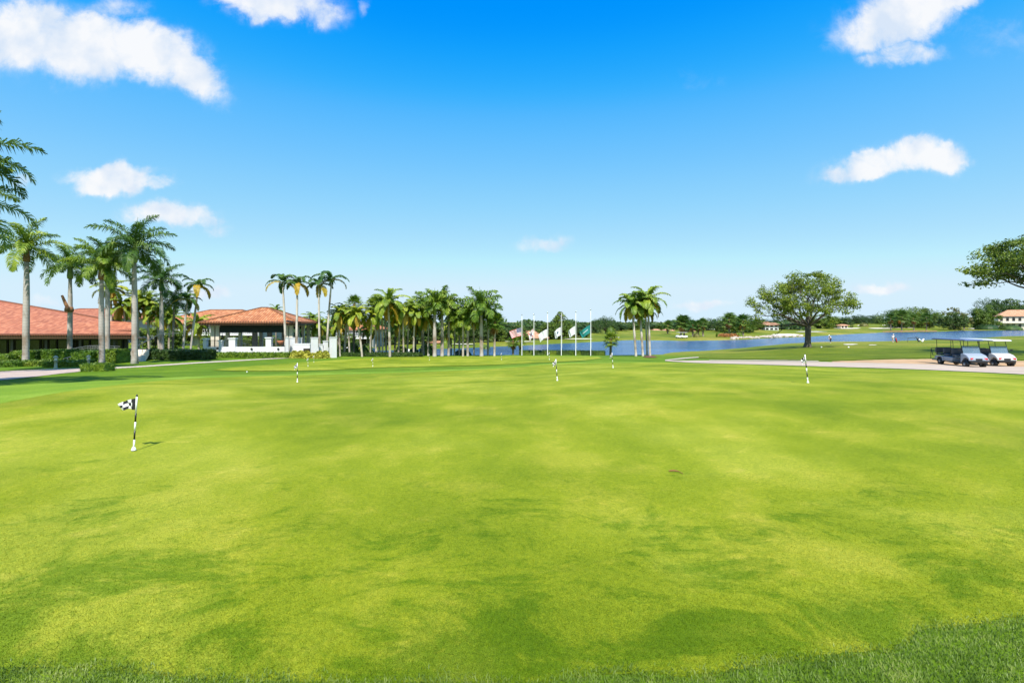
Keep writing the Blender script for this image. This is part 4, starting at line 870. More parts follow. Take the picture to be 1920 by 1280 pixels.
# flag hedge: six boxed sections with darker upright ends
for i in range(7):
    a = 974 + i * 23; b = min(a + 23, 1134)
    hedge(a, b, 66.5, .62, .8, ['leftmost section of the clipped flagpole hedge', 'hedge section behind the second flagpole', 'hedge section behind the third flagpole', 'hedge section behind the fourth flagpole', 'hedge section behind the fifth flagpole', 'hedge section behind the teal flag pole', 'rightmost section of the clipped flagpole hedge'][i], 'leaf_hedge_dark' if i % 2 else 'leaf_mid', s=.14, dens=170, group='sections of the flagpole hedge')
for i, (px, Y, w, h, m, lab) in enumerate(((640, 66, 26, 1.5, 'leaf_bright', 'yellow green shrub right of the white terrace pillar'), (662, 66, 26, 1.6, 'leaf_mid', 'dense green shrub under the fan palm'), (688, 66, 26, 1.5, 'leaf_mid', 'dense green shrub right of the bent coconut trunk'),
        (752, 68, 26, 1.3, 'leaf_bright', 'lime shrub between two coconut trunks'), (800, 68, 30, 1.7, 'leaf_mid', 'large green shrub left of the thick white trunk'), (776, 67, 20, 1.0, 'leaf_hedge_dark', 'dark shrub by the white loungers'),
        (1306, 168, 13, 1.6, 'leaf_olive', 'round pale bush on the far shore'), (1348, 170, 12, 2.0, 'leaf_bright', 'bright clipped bush left of the flower bed'), (1368, 176, 34, 1.6, 'leaf_hedge_dark', 'long dark hedge above the flower bed'), (1388, 168, 10, 1.8, 'leaf_bright', 'bright bush right of the flower bed'),
        (1145, 180, 17, 3.4, 'leaf_bright', 'pale round bushy tree below the big round dark tree'), (1620, 380, 16, 3.0, 'leaf_olive', 'pale scrub below the dark distant domes'), (1850, 334, 38, 4.2, 'leaf_hedge_dark', 'dark clipped shrubs left of the tiled house'), (1893, 330, 40, 3.6, 'leaf_deep', 'dark sprawling shrub before the tiled house'),
        (402, 62, 30, 1.4, 'leaf_bright', 'lime shrub behind the left pavilion railing'), (835, 112, 12, 1.2, 'leaf_bright', 'clipped lime bush on the inlet shore'), (850, 113, 13, 1.3, 'leaf_bright', 'second clipped lime bush on the inlet shore'), (912, 100, 20, 2.2, 'leaf_mid', 'leafy shrub right of the last big royal trunk'))):
    hedge(px - w / 2, px + w / 2, Y, h, w / F * Y * .7, lab, m, s=.25 if Y < 100 else .55, dens=45 if Y < 100 else 7, group='shrubs', cat='shrub', name='shrub', dome=True)
# flower bed on the far shore: looping tan foliage
mb = MB(); random.seed(4)
for k_ in range(900):
    q = random.random(); px = 1349 + 32 * q; X, Y, Z = at(px, 166); leaf_card(mb, Vector((X, Y + random.uniform(-2, 2), Z + .25 + abs(math.sin(q * 10)) * .9 + random.uniform(-.15, .15))), .4)
tag(mb.obj('flower_bed', 'frond_brown'), 'tan and orange flower bed in looping rows above the shore rocks', 'flower bed')

# ------------------------------------------------------------------ buildings
def hip_roof(mb, c, fr, sd_, ze, zr, ridge=0, over=0):
    """c centre; fr, sd_ half vectors along front and side; ridge = half length factor of the ridge along fr"""
    c = Vector((c[0], c[1], 0)); fr = Vector((*fr, 0)); sd_ = Vector((*sd_, 0))
    a, b, d, e = c - fr - sd_, c + fr - sd_, c + fr + sd_, c - fr + sd_
    r0, r1 = c - fr * ridge, c + fr * ridge
    z = lambda v, h: (v.x, v.y, h)
    if ridge > 0:
        mb.face_uv([z(a, ze), z(b, ze), z(r1, zr), z(r0, zr)]); mb.face_uv([z(d, ze), z(e, ze), z(r0, zr), z(r1, zr)])
        mb.face_uv([z(b, ze), z(d, ze), z(r1, zr)]); mb.face_uv([z(e, ze), z(a, ze), z(r0, zr)])
    else:
        for p, q in ((a, b), (b, d), (d, e), (e, a)): mb.face_uv([z(p, ze), z(q, ze), z(c, zr)])
    return a, b, d, e, r0, r1
def ridge_caps(mb, pts_pairs, r_=.14):
    for p, q in pts_pairs: mb.tube([p, q], r_, 8)
def eave_tiles(mb, p, q, zt, step=.3, r_=.10):
    # the rounded tile ends along an eave
    p, q = Vector((p[0], p[1], zt)), Vector((q[0], q[1], zt)); L = (q - p).length; d = (q - p) / L; nrm = Vector((d.y, -d.x, 0)); n = int(L / step)
    for i in range(n): c = p + d * (i + .5) * L / n; mb.tube([c - nrm * .35 + Vector((0, 0, .10)), c + nrm * .07], r_, 6)

# clubhouse, long low wing at the left
cl = empty('clubhouse', (-60, 62, ground(-60, 62)), 'long low clubhouse with terracotta tile roof and dark glazed front', 'building'); clo = Vector(cl.location)
def cpart(mb, name, m, smooth=False): o = mb.obj(name, m, None, smooth); o.parent = cl; o.location = -clo; return o
ze = CZ + (HY - 628.5) / F * 57; E1 = P(250, 628.5, 57); E2 = P(-420, 628.5, 57); RR_ = P(-20, 561, 70); R2_ = (RR_[0] - 60, 70, RR_[2]); G_ = P(246, 607, 62)
mb = MB(); mb.face_uv([E2, E1, G_, RR_, R2_], ea=(1, 0, 0)); B1 = (G_[0] - 14, 82, ze); mb.face_uv([G_, B1, RR_]); mb.face_uv([B1, (E2[0] - 20, 84, ze), R2_, RR_]); mb.face_uv([E1, B1, G_])
ridge_caps(mb, [(RR_, R2_), (RR_, G_)], .16); eave_tiles(mb, E2, E1, ze + .02)
cpart(mb, 'roof', 'roof_tile_red')
# a lower front step of roof at the right end
mb = MB(); s0, s1, s2, s3 = P(196, 621.5, 58.5), P(250, 621.5, 58.5), P(247, 608, 61), P(200, 603, 62); s2 = (s2[0] + .3, s2[1], s2[2] + .25); s3 = (s3[0], s3[1], s3[2] + .12)
mb.face_uv([s0, s1, s2, s3], ea=(1, 0, 0)); eave_tiles(mb, s0, s1, s0[2] + .02); cpart(mb, 'roof', 'roof_tile_red')
mb = MB(); mb.box(((E1[0] + E2[0]) / 2, 57.25, ze - .2), (E1[0] - E2[0], .25, .32)); mb.box(((E1[0] + E2[0]) / 2, 58.2, ze - .42), (E1[0] - E2[0] - .1, 1.9, .12)); cpart(mb, 'fascia', 'fascia')
zf = ground(-52, 60) - .3; wx0, wx1 = E2[0], E1[0] - 3.5
mb = MB(); mb.box(((wx0 + wx1) / 2, 60.6, (ze + zf) / 2 - .25), (wx1 - wx0, .2, ze - zf - .5)); cpart(mb, 'wall', 'dark_frame')
for i in range(14):
    x = wx1 - 1.4 - i * 2.05
    fm = MB(); fm.box((x, 60.42, (ze + zf) / 2 - .2), (1.9, .12, ze - zf - .7)); f = cpart(fm, 'window', 'dark_frame'); pm_ = MB(); pm_.box((x, 60.33, (ze + zf) / 2 - .2), (1.7, .08, ze - zf - 1.0)); g_ = pm_.obj('pane', 'dark_glass'); g_.parent = f
for i in range(8):
    mb = MB(); mb.box((wx1 - i * 4.1 + .3, 58.3, (ze + zf) / 2 - .3), (.32, .32, ze - zf - .4)); cpart(mb, 'column', 'dark_frame')
mb = MB(); mb.box((wx0 + 14, 61, zf + .25), (30, .6, .5)); cpart(mb, 'plinth', 'stucco_pink')
# far wing behind
def building(name, px, Y, wm, dm, floors, eave_py, ridge_py, label, cat='building', wallm='stucco_cream', roofm='roof_tile', rz=0, win=(2.4, 1.3), ridge=.5, balcony=False, winm='dark_glass', base_z=None, over=.8, nwin=None):
    x, y, z = at(px, Y); z = z if base_z is None else base_z; b = empty(name, (x, y, z), label, cat, rz=rz)
    ze_ = CZ + (HY - eave_py) / F * Y - z; zr_ = CZ + (HY - ridge_py) / F * (Y + dm / 2) - z
    mb = MB(); mb.box((0, dm / 2, ze_ / 2 - .5), (wm, dm, ze_ + 1 - .02)); mb.obj('wall', wallm, b)
    mb = MB(); q = hip_roof(mb, (0, dm / 2), (wm / 2 + over, 0), (0, dm / 2 + over), ze_, zr_, ridge)
    a_, b_, d_, e_, r0, r1 = [Vector(v) for v in q]
    for p in (a_, b_, d_, e_): p.z = ze_
    r0.z = r1.z = zr_; ridge_caps(mb, [(a_, r0), (b_, r1), (d_, r1), (e_, r0), (r0, r1 + Vector((.01, 0, 0)))], .13)
    mb.box((0, dm / 2, ze_ - .1), (wm + over * 2 - .1, dm + over * 2 - .1, .18)); mb.obj('roof', roofm, b)
    n = nwin or max(2, int(wm / 3)); fh = ze_ / floors
    for fl in range(floors):
        for i in range(n):
            xx = -wm / 2 + (i + .5) * wm / n; zz = fl * fh + fh * .55
            mb = MB(); mb.box((xx, -.04, zz), (min(win[1] + .25, wm / n * .85), .1, min(win[0], fh * .62) + .2)); f = mb.obj('window', 'white_paint' if not balcony else 'grey_wall', b)
            mb = MB(); mb.box((xx, -.11, zz), (min(win[1], wm / n * .72), .06, min(win[0], fh * .62))); g_ = mb.obj('pane', winm, f)
        if balcony and fl:
            mb = MB(); mb.box((0, -.75, fl * fh - .05), (wm * .96, 1.5, .15)); n2 = int(wm * .96 / .4)
            for i in range(n2 + 1): mb.box((-wm * .48 + i * wm * .96 / n2, -1.45, fl * fh + .5), (.03, .03, .9))
            mb.box((0, -1.45, fl * fh + 1), (wm * .96, .07, .06)); mb.obj('balcony', 'white_paint', b)
    return b
building('hotel', 385, 95, 21, 14, 2, 606, 581, 'grey hotel wing with balconies and orange hip roof behind the pavilion', 'building', 'grey_wall', 'roof_tile', 0, balcony=True, ridge=.3)
building('hotel', 135, 104, 17, 14, 2, 596, 579, 'orange roofed wing peeping above the clubhouse roof', 'building', 'grey_wall', 'roof_tile_red', 0, ridge=.5)
building('hotel', 662, 98, 8.2, 8, 2, 617, 603, 'low dark windowed house with orange roof behind the first grove palms', 'building', 'grey_wall', 'roof_tile', 0, balcony=True, ridge=.4)
building('house', 985, 144, 8.5, 7, 1, 631, 620.5, 'orange roofed house behind the striped flag', 'house', 'stucco_cream', 'roof_tile_tan', 0, ridge=.6)
building('house', 1008, 141, 5.0, 5, 1, 633, 625.5, 'lower orange roofed wing left of the third flagpole', 'house', 'stucco_cream', 'roof_tile_tan', 0, ridge=.5)
bv = building('villa', 1434, 250, 5.5, 7, 2, 608.5, 604, 'pink villa block with orange roof left of the white villa block', 'house', 'stucco_pink', 'roof_tile_tan', -.45, ridge=.5, nwin=2)
building('villa', 1447, 246, 6.0, 7, 2, 609.0, 605.5, 'white villa block with orange roof by the far green', 'house', 'stucco', 'roof_tile_tan', -.45, ridge=.5, nwin=3)
building('house', 1924, 341, 28, 12, 2, 592.5, 581, 'cream house with tan tile roof at the right edge', 'house', 'stucco_cream', 'roof_tile_tan', -.6, ridge=.55, balcony=True)
building('house', 1232, 235, 2.6, 4, 1, 620, 617, 'tiny pink cottage low among the far trees', 'house', 'stucco_pink', 'roof_tile_tan', 0, nwin=2)
building('house', 1255, 232, 3.4, 4, 1, 620, 616.5, 'tiny white house left of the dark shaggy palms', 'house', 'stucco', 'roof_tile_tan', 0, nwin=2)
building('house', 1293, 228, 3.6, 4, 1, 621, 617, 'tiny white house behind the shaggy palms', 'house', 'stucco', 'roof_tile_tan', 0, nwin=2)
building('house', 1583, 330, 4.6, 4, 1, 610, 608, 'tiny yellow house right of the first far bunker', 'house', 'stucco_cream', 'roof_tile_tan', 0, nwin=2)
building('house', 822, 116, 3.6, 3, 1, 641.5, 638.5, 'small white hut across the inlet between two royal trunks', 'house', 'stucco', 'roof_tile_tan', 0, nwin=2)

# the pavilion
PB = Vector(P(560, 605, 61)); ang = R(-10); sdv = Vector((math.sin(ang), math.cos(ang), 0)); frv = Vector((-math.cos(ang), math.sin(ang), 0)); S_ = 11.6
pc = PB + frv * S_ / 2 + sdv * S_ / 2; pz = ground(pc.x, pc.y); pav = empty('pavilion', (pc.x, pc.y, pz), 'open square pavilion with orange tiled hip roof and stucco columns', 'building', rz=-ang * 0 + math.atan2(-frv.y, -frv.x))
pez = CZ + (HY - 605.2) / F * 61 - pz; ppz = CZ + (HY - 577.5) / F * 67 - pz; h_ = S_ / 2
mb = MB(); hip_roof(mb, (0, 0), (h_, 0), (0, h_), pez, ppz, .07)
for sx in (-1, 1):
    for sy in (-1, 1): mb.tube([(sx * h_, sy * h_, pez + .04), (sx * .4, 0, ppz + .02)], .11, 8)
mb.tube([(-.42, 0, ppz), (.42, 0, ppz)], .12, 8)
for p, q in (((-h_, -h_), (h_, -h_)), ((h_, -h_), (h_, h_)), ((-h_, h_), (-h_, -h_))): eave_tiles(mb, p, q, pez + .02)
mb.obj('roof', 'roof_tile', pav)
mb = MB()
for (cx_, cy_, lx, ly) in ((0, -h_ + .2, S_ - .2, .18), (0, h_ - .2, S_ - .2, .18), (-h_ + .2, 0, .18, S_ - .6), (h_ - .2, 0, .18, S_ - .6)): mb.box((cx_, cy_, pez - .16), (lx, ly, .24))
mb.box((0, 0, pez - .06), (S_ - .6, S_ - .6, .05)); mb.obj('fascia', 'fascia', pav)
inn = h_ - 1.3
for (cx_, cy_) in ((-inn - .1, -inn), (-inn + .45, -inn), (inn - .45, -inn), (inn + .1, -inn), (inn + .1, inn * .33), (inn + .1, -inn * .35), (inn + .1, inn), (-inn - .1, inn), (-inn * .4, inn), (inn * .35, inn), (-inn - .1, 0)):
    mb = MB(); mb.box((cx_, cy_, pez / 2 - .2), (.42, .42, pez - .05 + .3), bev=.03); mb.box((cx_, cy_, pez - .42), (.56, .56, .16)); mb.obj('column', 'stucco_cream', pav)
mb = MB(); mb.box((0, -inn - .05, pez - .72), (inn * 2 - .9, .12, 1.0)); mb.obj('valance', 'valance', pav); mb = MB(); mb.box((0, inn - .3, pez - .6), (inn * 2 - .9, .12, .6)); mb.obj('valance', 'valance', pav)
for i in range(3):   # arched stone bases inside
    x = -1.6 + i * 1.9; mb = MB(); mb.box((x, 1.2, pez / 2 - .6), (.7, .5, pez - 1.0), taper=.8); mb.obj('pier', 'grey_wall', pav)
for (lx, ly) in ((inn - .9, -inn), (inn + .1, -inn + 1.3), (inn + .1, inn * .1), (-inn + .95, -inn)):
    mb = MB(); mb.lathe([(.02, .42), (.10, .34), (.13, .05), (.08, 0), (.02, -.06)], (lx, ly, pez * .55), 8); mb.box((lx, ly, pez * .55 + .5), (.03, .03, .2)); mb.obj('lantern', 'iron', pav)
mb = MB(); mb.box((0, 0, .35), (S_ - 1, S_ - 1, .7)); mb.obj('floor', 'path', pav)
# white terrace wall in front, pillars and iron railings
def wall_seg(px0, px1, top, bot, Y, name='terrace_wall', label='', m='stucco', th=.35, parent=None, Y1=None):
    x0, x1 = (px0 - 960) / F * Y, (px1 - 960) / F * Y; zt = CZ + (HY - top) / F * Y; zb = CZ + (HY - bot) / F * Y - .6
    mb = MB(); mb.box(((x0 + x1) / 2, Y, (zt + zb) / 2), (x1 - x0, th, zt - zb)); o = mb.obj(name, m, parent); return o
Yw = 56.5
w = empty('terrace_wall', (0, Yw, 0), 'low white stucco terrace wall before the pavilion with pillars and iron railings', 'wall'); w.location = (0, 0, 0)
wall_seg(386, 535, 650, 662, Yw, 'wall', parent=w)
for (a, b, t_) in ((383, 389, 636), (412.5, 418, 639.5), (431, 443, 635), (500, 510, 634)):
    x0, x1 = (a - 960) / F * Yw, (b - 960) / F * Yw; zt = CZ + (HY - t_) / F * Yw; zb = CZ + (HY - 664) / F * Yw
    mb = MB(); mb.box(((x0 + x1) / 2, Yw, (zt + zb) / 2), (x1 - x0, .5, zt - zb)); mb.box(((x0 + x1) / 2, Yw, zt + .05), (x1 - x0 + .14, .64, .12)); mb.obj('pillar', 'stucco', w)
for (a, b) in ((389, 412), (418, 431), (443, 500), (510, 533)):
    x0, x1 = (a - 960) / F * Yw, (b - 960) / F * Yw; zt = CZ + (HY - 638) / F * Yw; zb = CZ + (HY - 650) / F * Yw; mb = MB(); mb.box(((x0 + x1) / 2, Yw, zt), (x1 - x0, .05, .05)); mb.box(((x0 + x1) / 2, Yw, zb + .08), (x1 - x0, .04, .04)); n = max(3, int((x1 - x0) / .13))
    for i in range(1, n): mb.box((x0 + (x1 - x0) * i / n, Yw, (zt + zb) / 2 + .04), (.025, .025, zt - zb - .1))
    mb.obj('railing', 'iron', w)
for px in (408, 472, 522):
    q = P(px, 654 if px > 410 else 652.5, Yw - .2); mb = MB(); mb.lathe([(.12, 0), (.13, -.06), (.05, -.08)], q, 12, axis='Y'); mb.obj('wall_lamp', 'iron', w)
# the white stepped walls and outdoor fireplace to the right
fp = empty('outdoor_fireplace', (0, 0, 0), 'white stepped stucco walls with a dark firebox opening behind the yellow shrubs', 'wall')
for (a, b, t_, bt, Y, th) in ((535, 541, 633, 664, 56.2, .8), (543, 553, 633.5, 664, 57.4, .5), (556, 566, 634, 650, 58.5, .5), (553, 582, 645, 664, 57.0, .7), (583, 596, 633.5, 668, 56.0, .9), (598, 605, 646, 668, 57.2, .6), (606, 615, 640, 668, 57.5, .6), (618, 631, 633, 667, 57.0, .7), (597, 617, 652, 668, 58.8, .4)):
    x0, x1 = (a - 960) / F * Y, (b - 960) / F * Y; zt = CZ + (HY - t_) / F * Y; zb = CZ + (HY - bt) / F * Y - .4; rz_ = R(48) if b - a < 17 else R(6); wd = (x1 - x0) * (.74 if b - a < 17 else 1); mb = MB(); mb.box(((x0 + x1) / 2, Y, (zt + zb) / 2), (wd, wd if b - a < 17 else th, zt - zb), rz_); mb.box(((x0 + x1) / 2, Y, zt + .03), (wd + .08, (wd if b - a < 17 else th) + .08, .07), rz_); mb.obj('wall', 'stucco', fp)
q0, q1 = P(569, 653, 56.6), P(581, 661, 56.6); mb = MB(); mb.box(((q0[0] + q1[0]) / 2, 56.62, (q0[2] + q1[2]) / 2), (q1[0] - q0[0], .12, q0[2] - q1[2])); mb.obj('firebox', 'dark_glass', fp)
q = P(526, 642, 57.5); mb = MB(); mb.lathe([(.22, -.3), (.34, 0), (.40, .22), (.34, .24)], (0, 0, 0), 14); o = mb.obj('planter_pot', 'terracotta', None, True); o.location = (q[0], q[1], q[2]); tag(o, 'round terracotta planter behind the terrace railing', 'pot')
# stairs and ramp railing beside the clubhouse
st = empty('garden_steps', (0, 0, 0), 'white flight of steps beside the tallest royal palm', 'steps')
for i in range(9):
    Y = 45 + i * .42; a, b = 240 + i * 1.2, 264 + i * 1.6; x0, x1 = (a - 960) / F * Y, (b - 960) / F * Y; zt = ground((x0 + x1) / 2, 45) + .11 * (i + 1)
    mb = MB(); mb.box(((x0 + x1) / 2, Y, zt - .3), (x1 - x0, .44, .6)); mb.obj('step', 'stucco_cream', st)
g0 = ground(-38, 45)
mb = MB(); mb.tube([(-36.0, 44.9, g0 + .9), (-35.6, 48.8, g0 + 2.5), (-34.5, 50.2, g0 + 2.6)], .03, 6)
for k_ in range(5): mb.tube([(-36 + .1 * k_, 44.9 + .97 * k_, g0 + .0 + .4 * k_), (-36 + .1 * k_, 44.9 + .97 * k_, g0 + .9 + .4 * k_)], .022, 6)
mb.obj('handrail', 'rail_metal', st)
st2 = empty('garden_steps', (0, 0, 0), 'short white curved steps with a grey handrail behind the lamp bollard', 'steps')
for i in range(4):
    q = P(113 + i * 7, 685 - i * 2.2, 41 + i * .4); mb = MB(); mb.box((q[0] + .6, q[1], q[2] - .15), (2.2 - i * .3, .5, .32)); mb.obj('step', 'stucco', st2)
mb = MB(); p0, p1, p2 = P(116, 678, 41.5), P(120, 672, 41.6), P(141, 666.5, 43); mb.tube([p0, p1, p2], .03, 6); 
for p in (p1, P(127, 671, 42.2), p2): mb.tube([p, (p[0], p[1], p[2] - .75)], .025, 6)
mb.obj('handrail', 'rail_metal', st2)
mb = MB(); top = [P(-40, 676, 54), P(0, 672, 54), P(60, 665, 55), P(120, 656.5, 56), P(165, 648.5, 56.5), P(183, 648, 57), P(225, 649.5, 57)]
for dz in (0, -.22, -.44): mb.tube([(p[0], p[1], p[2] + dz) for p in top], .035, 6)
for i in range(len(top) - 1):
    for t_ in (0, .25, .5, .75): p = Vector(top[i]).lerp(Vector(top[i + 1]), t_); mb.tube([p, (p.x, p.y, p.z - .95)], .03, 6)
tag(mb.obj('ramp_railing', 'rail_metal'), 'long grey ramp railing climbing past the dark clubhouse front', 'railing')
mb = MB(); mb.box((0, 0, 0), (2.9, .5, .5)); o = mb.obj('low_wall', 'stucco'); o.location = P(121, 661, 52); tag(o, 'short white wall end on the bank left of the broken boot palm', 'wall')

# lamp bollards
def bollard(px, py, Y, s_, label):
    x, y, z = at(px, Y); b = empty('lamp_bollard', (x, y, z), label, 'lamp', 'lamp bollards beside the pavers', sc=s_)
    mb = MB(); mb.lathe([(.13, -.1), (.13, .05), (.10, .08), (.10, .55), (.14, .58), (.14, .62)], n=14); mb.obj('post', 'hydrant', b, True)
    mb = MB(); mb.lathe([(.09, .62), (.09, .80)], n=12); mb.obj('lamp', 'furn_white', b, True)
    mb = MB(); mb.lathe([(.17, .80), (.17, .84), (.10, .95), (.03, 1.0)], n=14); mb.obj('cap', 'hydrant', b, True)
bollard(104.5, 690, 36.5, .95, 'grey green lamp bollard standing clear beside the pavers'); bollard(166, 686, 38, .9, 'grey green lamp bollard half hidden behind the small clipped hedge')

# loungers and umbrellas glimpsed in the grove
def lounger(px, Y, label, rz):
    x, y, z = at(px, Y); b = empty('sun_lounger', (x, y, z), label, 'lounger', 'white loungers in the palm grove', rz)
    mb = MB(); mb.box((0, 0, .34), (.65, 1.3, .08), bev=.02); mb.obj('seat', 'furn_white', b)
    mb = MB(); mb.add([(-.32, .62, .34), (.32, .62, .34), (.32, 1.15, .95), (-.32, 1.15, .95), (-.32, .68, .30), (.32, .68, .30), (.32, 1.21, .91), (-.32, 1.21, .91)], [(0, 1, 2, 3), (7, 6, 5, 4), (0, 4, 5, 1), (1, 5, 6, 2), (2, 6, 7, 3), (3, 7, 4, 0)]); mb.obj('backrest', 'furn_white', b)
    for sx in (-.28, .28):
        for sy in (-.55, .55): mb = MB(); mb.box((sx, sy, .15), (.05, .05, .30)); mb.obj('leg', 'furn_white', b)
for i, (px, lab) in enumerate(((642, 'white lounger nearest the terrace pillar'), (652, 'white lounger left of the fan palm trunk'), (670, 'white lounger left of the bent coconut trunk'), (684, 'white lounger right of the bent coconut trunk'), (698, 'white lounger left of the paired fan palm trunks'), (768, 'white lounger among the shrubs left of the pale shafted royal palm'), (784, 'white lounger nearest the pale shafted royal palm'))):
    lounger(px, 69 + (i % 2), lab, R(20 * (i % 3) - 10))

# ------------------------------------------------------------------ flagpoles and flags
def flag_mat(name, kind):
    m, nd, lk, bs = mat(name); bs.inputs['Roughness'].default_value = .8; t = nd.new('ShaderNodeTexCoord'); s_ = nd.new('ShaderNodeSeparateXYZ'); lk.new(t.outputs['UV'], s_.inputs[0])
    def mth(op, a, b=None):
        n = nd.new('ShaderNodeMath'); n.operation = op
        for i, v in enumerate((a, b)):
            if v is None: continue
            if isinstance(v, (int, float)): n.inputs[i].default_value = v
            else: lk.new(v, n.inputs[i])
        return n.outputs[0]
    u, v = s_.outputs[0], s_.outputs[1]
    if kind == 'stripes':
        st_ = mth('MODULO', mth('FLOOR', mth('MULTIPLY', v, 13)), 2); c = mixc(nd, lk, st_, (.55, .03, .04), (.8, .8, .8)); st_i = c
        can = mth('MULTIPLY', mth('LESS_THAN', u, .4), mth('GREATER_THAN', v, 6 / 13)); c = mixc(nd, lk, can, c, (.03, .04, .16))
        # stars: small white dots in offset rows
        fu, fv = mth('ABSOLUTE', mth('SUBTRACT', mth('FRACT', mth('MULTIPLY', u, 15)), .5)), mth('ABSOLUTE', mth('SUBTRACT', mth('FRACT', mth('MULTIPLY', v, 16)), .5))
        star = mth('MULTIPLY', mth('LESS_THAN', mth('ADD', fu, fv), .3), can); c = mixc(nd, lk, star, c, (.8, .8, .8))
    elif kind == 'saltire':
        d1 = mth('ABSOLUTE', mth('SUBTRACT', u, v)); d2 = mth('ABSOLUTE', mth('SUBTRACT', mth('ADD', u, v), 1)); x_ = mth('LESS_THAN', mth('MINIMUM', d1, d2), .08); c = mixc(nd, lk, x_, (.75, .75, .78), (.5, .04, .05))
        e = mth('ADD', mth('POWER', mth('SUBTRACT', u, .5), 2), mth('POWER', mth('SUBTRACT', v, .5), 2)); c = mixc(nd, lk, mth('LESS_THAN', e, .03), c, (.10, .14, .25))
    elif kind == 'emblem':
        e = mth('ADD', mth('POWER', mth('SUBTRACT', u, .5), 2), mth('POWER', mth('SUBTRACT', v, .5), 2)); c = mixc(nd, lk, mth('LESS_THAN', e, .025), (.78, .78, .82), (.10, .16, .22))
    elif kind == 'teal':
        e = mth('LESS_THAN', mth('ABSOLUTE', mth('SUBTRACT', v, .55)), .06); e = mth('MULTIPLY', e, mth('LESS_THAN', mth('ABSOLUTE', mth('SUBTRACT', u, .5)), .3)); c = mixc(nd, lk, e, (.02, .24, .23), (.5, .6, .6))
    elif kind == 'checker':
        ck = mth('MODULO', mth('ADD', mth('FLOOR', mth('MULTIPLY', u, 4.0)), mth('FLOOR', mth('MULTIPLY', v, 3.0))), 2)
        ck = mth('MULTIPLY', ck, mth('GREATER_THAN', u, .2)); c = mixc(nd, lk, ck, (.012, .012, .014), (.8, .8, .8))
    else: c = None; bs.inputs['Base Color'].default_value = (.78, .78, .8, 1)
    if c is not None: lk.new(c, bs.inputs['Base Color'])
    tl = nd.new('ShaderNodeBsdfTranslucent'); ms = nd.new('ShaderNodeMixShader'); ms.inputs[0].default_value = .25 if kind != 'checker' else .1
    if c is not None: lk.new(c, tl.inputs[0])
    lk.new(bs.outputs[0], ms.inputs[1]); lk.new(tl.outputs[0], ms.inputs[2]); lk.new(ms.outputs[0], nd['Material Output'].inputs[0]); MT[name] = m
for n_, k_ in (('flag_stripes', 'stripes'), ('flag_saltire', 'saltire'), ('flag_emblem', 'emblem'), ('flag_plain', 'plain'), ('flag_teal', 'teal'), ('flag_checker', 'checker')): flag_mat(n_, k_)
def flag_mesh(name, m, w, h, sag, fold, amp, th=.004, nx=26, ny=14, seed=0, curl=0, tp=.12):
    """cloth hanging from the hoist at x=0 (z 0..-h), flying towards -X and sagging; closed with a thin back side"""
    random.seed(seed); vs = []; uv = []
    for j in range(ny + 1):
        for i in range(nx + 1):
            u, v = i / nx, 1 - j / ny
            x = -w * u * fold * (1 - .25 * curl * u * (1 - v)); y = amp * math.sin(u * 9 + (1 - v) * 2.4 + seed) * u ** .6 + amp * .5 * math.sin(u * 17 - v * 3) * u; z = -h * (1 - v) * (1 - tp * u + .1 * tp * math.sin(u * 11)) - sag * u ** 1.25 - .04 * h * math.sin(u * 6 + seed) * u
            vs.append((x, y, z)); uv.append((u, v))
    W_ = nx + 1; mb = MB(); n0 = len(vs); allv = vs + [(x, y + th, z) for x, y, z in vs]; fs = []; fu = []
    for j in range(ny):
        for i in range(nx):
            a, b, c, d = j * W_ + i, j * W_ + i + 1, (j + 1) * W_ + i + 1, (j + 1) * W_ + i
            fs.append((a, d, c, b)); fu.append([uv[k] for k in (a, d, c, b)]); fs.append((a + n0, b + n0, c + n0, d + n0)); fu.append([uv[k] for k in (a, b, c, d)])
    mb.add(allv, fs)
    for i, q in enumerate(fu): mb.uv[i] = q
    return mb.mesh(name, m, True)
mbp = MB(); mbp.lathe([(.06, -.3), (.06, .0), (.05, .1), (.045, 2.5), (.028, 5.2), (.014, 6.5)], n=12); polem = mbp.mesh('pole', 'white_paint', True)
mbp = MB(); mbp.lathe([(.01, 6.48), (.06, 6.53), (.085, 6.6), (.06, 6.67), (.01, 6.70)], n=12); ballm = mbp.mesh('finial', 'alu', True)
GP = 'flagpoles before the lake'
